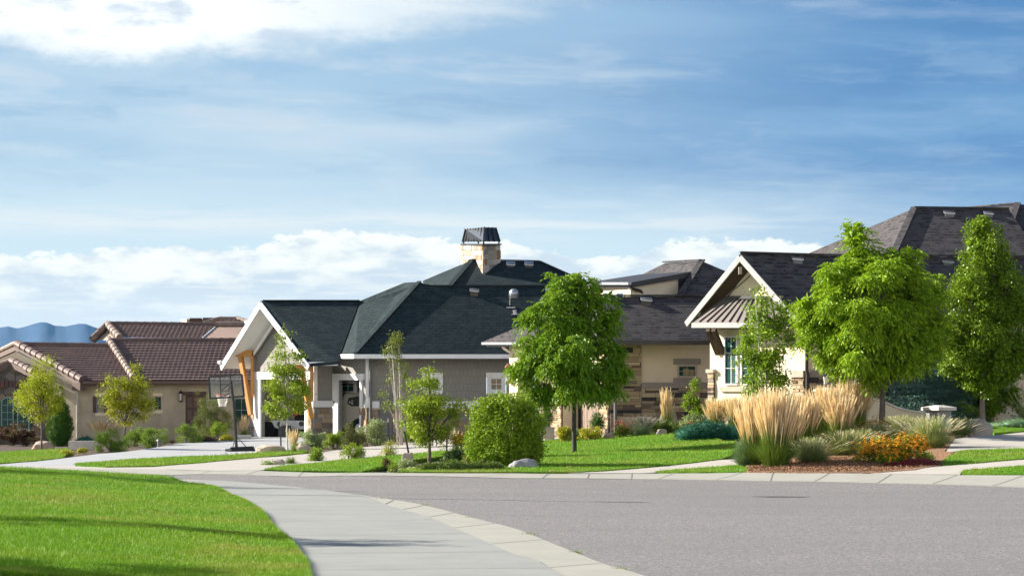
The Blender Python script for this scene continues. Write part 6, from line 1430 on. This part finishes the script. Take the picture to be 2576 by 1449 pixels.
# ------------------------------------------------------------------ vehicles in the garages
DS = 99.4                                     # near flank of the white vehicle
sv = thing('parked_suv', 'cream four-wheel-drive car parked inside the right-hand garage', 'car', Vector((W(930, 0, DS).x, DS+.9, zf)))
s2 = lambda x, y, dd=0: W(x, y, DS+dd)
prf = [(858, 1075), (856, 1035), (860, 1012), (866, 992), (874, 987), (960, 985), (1000, 1012), (1060, 1020), (1072, 1040), (1070, 1078), (1040, 1080), (930, 1080), (922, 1058), (900, 1058), (894, 1080)]
b = MB(); b.solid([s2(x, y) for x, y in prf], [s2(x, y, 1.85) for x, y in prf]); b.build('body', M['suv'], sv)
b = MB(); b.solid([s2(x, y, -.02) for x, y in ((873, 1014), (877, 1000), (906, 996), (950, 996), (950, 1020), (884, 1022))], [s2(x, y, .05) for x, y in ((873, 1014), (877, 1000), (906, 996), (950, 996), (950, 1020), (884, 1022))]); b.build('window', M['darkglass'], sv, 'dark rear side window with small stickers')
b = MB(); [b.solid([s2(x, y, -.025), s2(x+4, y, -.025), s2(x+4, y+3.4, -.025), s2(x, y+3.4, -.025)], [s2(x, y, -.019), s2(x+4, y, -.019), s2(x+4, y+3.4, -.019), s2(x, y+3.4, -.019)]) for x, y in ((878, 1010), (884, 1013))]; b.build('sticker', M['white'], sv)
b = MB(); b.solid([s2(884, 1005, -.024), s2(889, 1005, -.024), s2(888, 1012, -.024), s2(883, 1012, -.024)], [s2(884, 1005, -.019), s2(889, 1005, -.019), s2(888, 1012, -.019), s2(883, 1012, -.019)]); b.build('sticker', M['amber'], sv)
b = MB(); b.solid([s2(855, 1018, -.02), s2(861, 1016, -.02), s2(863, 1030, -.02), s2(861, 1036, -.02), s2(855, 1034, -.02)], [s2(855, 1018, .2), s2(861, 1016, .2), s2(863, 1030, .2), s2(861, 1036, .2), s2(855, 1034, .2)]); b.build('tail_light', M['red'], sv)
for x in (909, 1040):
    b = MB(); c0 = s2(x-4, 1077, -.03); b.tube([c0, c0+Vector((0, .3, 0))], .42, 22); w = b.build('wheel', M['rubber'], sv); b = MB(); b.tube([c0-Vector((0, .015, 0)), c0+Vector((0, .02, 0))], .2, 14); b.build('rim', M['greymetal'], w)
b = MB(); b.bar(s2(872, 984.5, .15), s2(960, 983, .15), .05, .04); b.bar(s2(872, 984.5, 1.6), s2(960, 983, 1.6), .05, .04); b.build('roof_rack', M['blackmetal'], sv)
DT = 102.6
tv = thing('parked_jeep', 'silver open vehicle with a dark soft cover inside the left garage', 'car', Vector((W(735, 0, DT).x, DT+1, zf)))
s3 = lambda x, y, dd=0: W(x, y, DT+dd)
def prism(b, pts, d0, d1): b.solid([s3(x, y, d0) for x, y in pts], [s3(x, y, d1) for x, y in pts])
b = MB(); prism(b, [(684, 1060), (686, 1057), (765, 1058), (768, 1068), (774, 1080), (698, 1078), (690, 1074)], 0, 1.7); b.build('bumper', M['greymetal'], tv)
b = MB(); prism(b, [(694, 1046), (736, 1045), (742, 1057), (692, 1057)], .15, 1.6); b.build('tailgate', M['greypipe'], tv)
b = MB(); prism(b, [(738, 1046), (760, 1038), (784, 1030), (788, 1080), (776, 1080), (768, 1064), (760, 1057), (742, 1057)], .2, 2.6); prism(b, [(745, 1024), (786, 1016), (786, 1034), (742, 1047)], .4, 2.6); b.build('soft_cover', M['rubber'], tv)
b = MB()
for x in (703, 758): q = s3(x, 1066, -.02); b.tube([q, q+Vector((0, .06, 0))], .11, 14)
b.build('round_lamp', M['blackmetal'], tv)
for x in (704, 762):
    b = MB(); c0 = s3(x, 1088, .3); b.tube([c0, c0+Vector((0, .3, 0))], .34, 18); b.build('wheel', M['rubber'], tv)
b = MB(); prism(b, [(708, 1062), (716, 1060), (722, 1068), (716, 1074), (710, 1072)], -.05, .05); b.build('towing_plate', M['white'], tv)
b = MB(); prism(b, [(738, 1020), (745, 1018), (746, 1038), (757, 1041), (738, 1048)], .1, .5); tag(b.build('fuel_can', M['red'], None), 'bright red can strapped on the dark-covered vehicle in the garage', 'fuel can')
b = MB(); q = Vector((W(672, 0, 103).x, 103, zf)); b.box(q, .75, .5, .62); b.box(q+Vector((0, 0, .62)), .79, .54, .05); tag(b.build('storage_box', M['rubber'], None), 'black storage box on the floor of the left garage', 'box')
b = MB(); q = Vector((W(716, 0, 101.6).x, 101.6, zf)); b.box(q, .5, .35, .48); b.box(q+Vector((0, 0, .48)), .54, .39, .04)
for k in range(4): b.box(q+Vector((-.2+k*.13, -.18, .04)), .03, .02, .38)
tag(b.build('storage_box', M['blackmetal'], None), 'ribbed black crate in front of the silver bumper', 'box')

# ------------------------------------------------------------------ street lamp out of view on the left (its thin shadow crosses the road), mountains
lp = thing('street_lamp', 'tall grey street lamp standing left of the near lawn', 'street lamp', Vector((-15, 46.6, .3)))
tubes('pole', M['greymetal'], lp, [([Vector((-15, 46.6, 0)), Vector((-15, 46.6, 7.9))], [.09, .06], 10)]); bars('lamp_head', M['greymetal'], lp, [(Vector((-15, 46.6, 7.9)), Vector((-14.4, 46.6, 7.95)), .2, .1)])
mt = []
mpts = [(-500, 862), (-300, 845), (-120, 832), (-20, 826), (20, 821), (45, 826), (60, 823), (90, 813), (104, 810), (120, 812), (135, 818), (150, 819), (165, 821), (180, 818), (200, 814), (215, 815), (230, 820), (250, 828), (290, 842), (340, 850), (420, 846), (520, 858), (700, 880), (900, 930), (1100, 985), (1300, 1010), (1700, 1030), (2600, 1034), (3200, 1038)]
V = []; nr = 26; DM = 12000.
xs = np.interp(np.linspace(0, 1, 420), np.linspace(0, 1, 2), [-500, 3200]); ys = np.interp(xs, [p[0] for p in mpts], [p[1] for p in mpts])
from mathutils import noise as mnoise
for i, (x, y) in enumerate(zip(xs, ys)):
    for j in range(nr):
        f = j/(nr-1); top = W(x, y, DM); X_ = top.x*(1-.12*(1-f)); Y_ = DM*(1-.12*(1-f)); z = (top.z+30)*(f**1.25)-30
        nz = mnoise.fractal(Vector((X_/360, Y_/360, 3)), 1, 2, 5)*70*f*(1-f)*1.5 + mnoise.fractal(Vector((X_/140, 1, 1)), .8, 2, 5)*6*f
        V.append((X_, Y_, z+nz))
idx = np.arange(len(xs)*nr).reshape(len(xs), nr); fa = np.stack([idx[:-1, :-1].ravel(), idx[1:, :-1].ravel(), idx[1:, 1:].ravel(), idx[:-1, 1:].ravel()], 1)
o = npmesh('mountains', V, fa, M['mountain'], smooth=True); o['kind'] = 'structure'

# ------------------------------------------------------------------ lawn blades
def blades(name, P, hgt, w, lean=.5):
    n = len(P); a = RS.uniform(0, 2*np.pi, n); wd = np.stack([np.cos(a), np.sin(a), a*0], 1)*w/2; l = rnd(n)*np.array([1, 1, 0])*hgt[:, None]*lean; l[:, 2] += hgt
    V = np.stack([P-wd, P+wd, P+l], 1).reshape(-1, 3); o = npmesh(name, V, np.arange(len(V)).reshape(-1, 3), L['turf'], org=Vector((0, 0, 0))); o['kind'] = 'stuff'; return o
lp_ = np.array(lawn_poly); N = 330000
Yv = 20+34*RS.uniform(0, 1, N)**1.5; Xv = RS.uniform(-.235, -.0, N)*Yv+.0; ok = inside(lp_, Xv, Yv); Xv, Yv = Xv[ok], Yv[ok]
hh = .028+.022*RS.rand(len(Xv))+.018*np.sin(Xv*2.1+np.sin(Yv*1.3)*2)*np.cos(Yv*1.1)
blades('grass', np.stack([Xv, Yv, LZ(Xv, Yv)], 1), np.clip(hh, .015, .08), .007)
# blades hanging over the pavement edge
el_ = np.array(sp2([(p[0]-.02, p[1]) for p in lawn_edge])); Ps = []
for a, c in zip(el_, el_[1:]):
    k = int(np.hypot(*(c-a))*(900 if a[1] > 18 else 0)); t_ = RS.rand(k, 1); q = a+(c-a)*t_+RS.normal(size=(k, 2))*.02+np.array([-.02, 0]); Ps.append(np.stack([q[:, 0], q[:, 1], LZ(q[:, 0], q[:, 1])-.012], 1))
P = np.concatenate(Ps); blades('grass', P, .03+.035*RS.rand(len(P)), .007, .7)
Ps = []
for poly, zo in grassy:
    pa = np.array(poly); x0, y0 = pa.min(0); x1, y1 = pa.max(0); x0 = max(x0, -.235*y1); x1 = min(x1, .235*y1); m = int((x1-x0)*(y1-y0)*330); m = min(m, 60000)
    X_ = RS.uniform(x0, x1, m); Y_ = RS.uniform(y0, y1, m); ok = inside(pa, X_, Y_); X_, Y_ = X_[ok], Y_[ok]; Ps.append(np.stack([X_, Y_, TZ(X_, Y_)+zo], 1))
    # ragged tufts along the border
    for i in range(len(pa)):
        a, c = pa[i], pa[(i+1) % len(pa)]; k = int(np.hypot(*(c-a))*40); t_ = RS.rand(k, 1); q = a+(c-a)*t_+RS.normal(size=(k, 2))*.03; q = q[abs(q[:, 0]) < .235*q[:, 1]]
        if len(q): Ps.append(np.stack([q[:, 0], q[:, 1], TZ(q[:, 0], q[:, 1])+zo-.02], 1))
P = np.concatenate(Ps); blades('grass', P, .03+.03*RS.rand(len(P)), .012)
# scattered bark chips in the orange mulch
pa = np.array(G([(1880, 1189), (1885, 1176), (2000, 1160), (2160, 1150), (2340, 1176), (2200, 1190)])); X_ = RS.uniform(pa[:, 0].min(), pa[:, 0].max(), 9000); Y_ = RS.uniform(pa[:, 1].min(), pa[:, 1].max(), 9000); ok = inside(pa, X_, Y_)
P = np.stack([X_[ok], Y_[ok], TZ(X_[ok], Y_[ok])+.04], 1); V = leafquads(P, rnd(len(P))*np.array([1, 1, .35]), .06, .022, .1); o = npmesh('bark_chips', V, quads(V), M['mulch'], org=Vector((0, 0, 0))); o['kind'] = 'stuff'
# haze
zc = [-9500, 9500, -9500, 31500, -140, 2600]
b = MB(); b.solid([(-9300, -9300, -40), (9300, -9300, -40), (9300, 14300, -40), (-9300, 14300, -40)], [(-9300, -9300, 560), (9300, -9300, 560), (9300, 14300, 560), (-9300, 14300, 560)])
HAZE = True
if HAZE:
    hm = bpy.data.materials.new('haze'); hm.use_nodes = True; hm.node_tree.nodes.clear(); t = NT(hm.node_tree); v = t.n('VolumePrincipled'); oo = t.n('OutputMaterial'); hm.node_tree.links.new(v.outputs[0], oo.inputs['Volume'])
    v.inputs['Color'].default_value = (.25, .58, 1, 1); v.inputs['Density'].default_value = 2.0e-5
    hz = b.build('haze', hm, None); hz['kind'] = 'stuff'
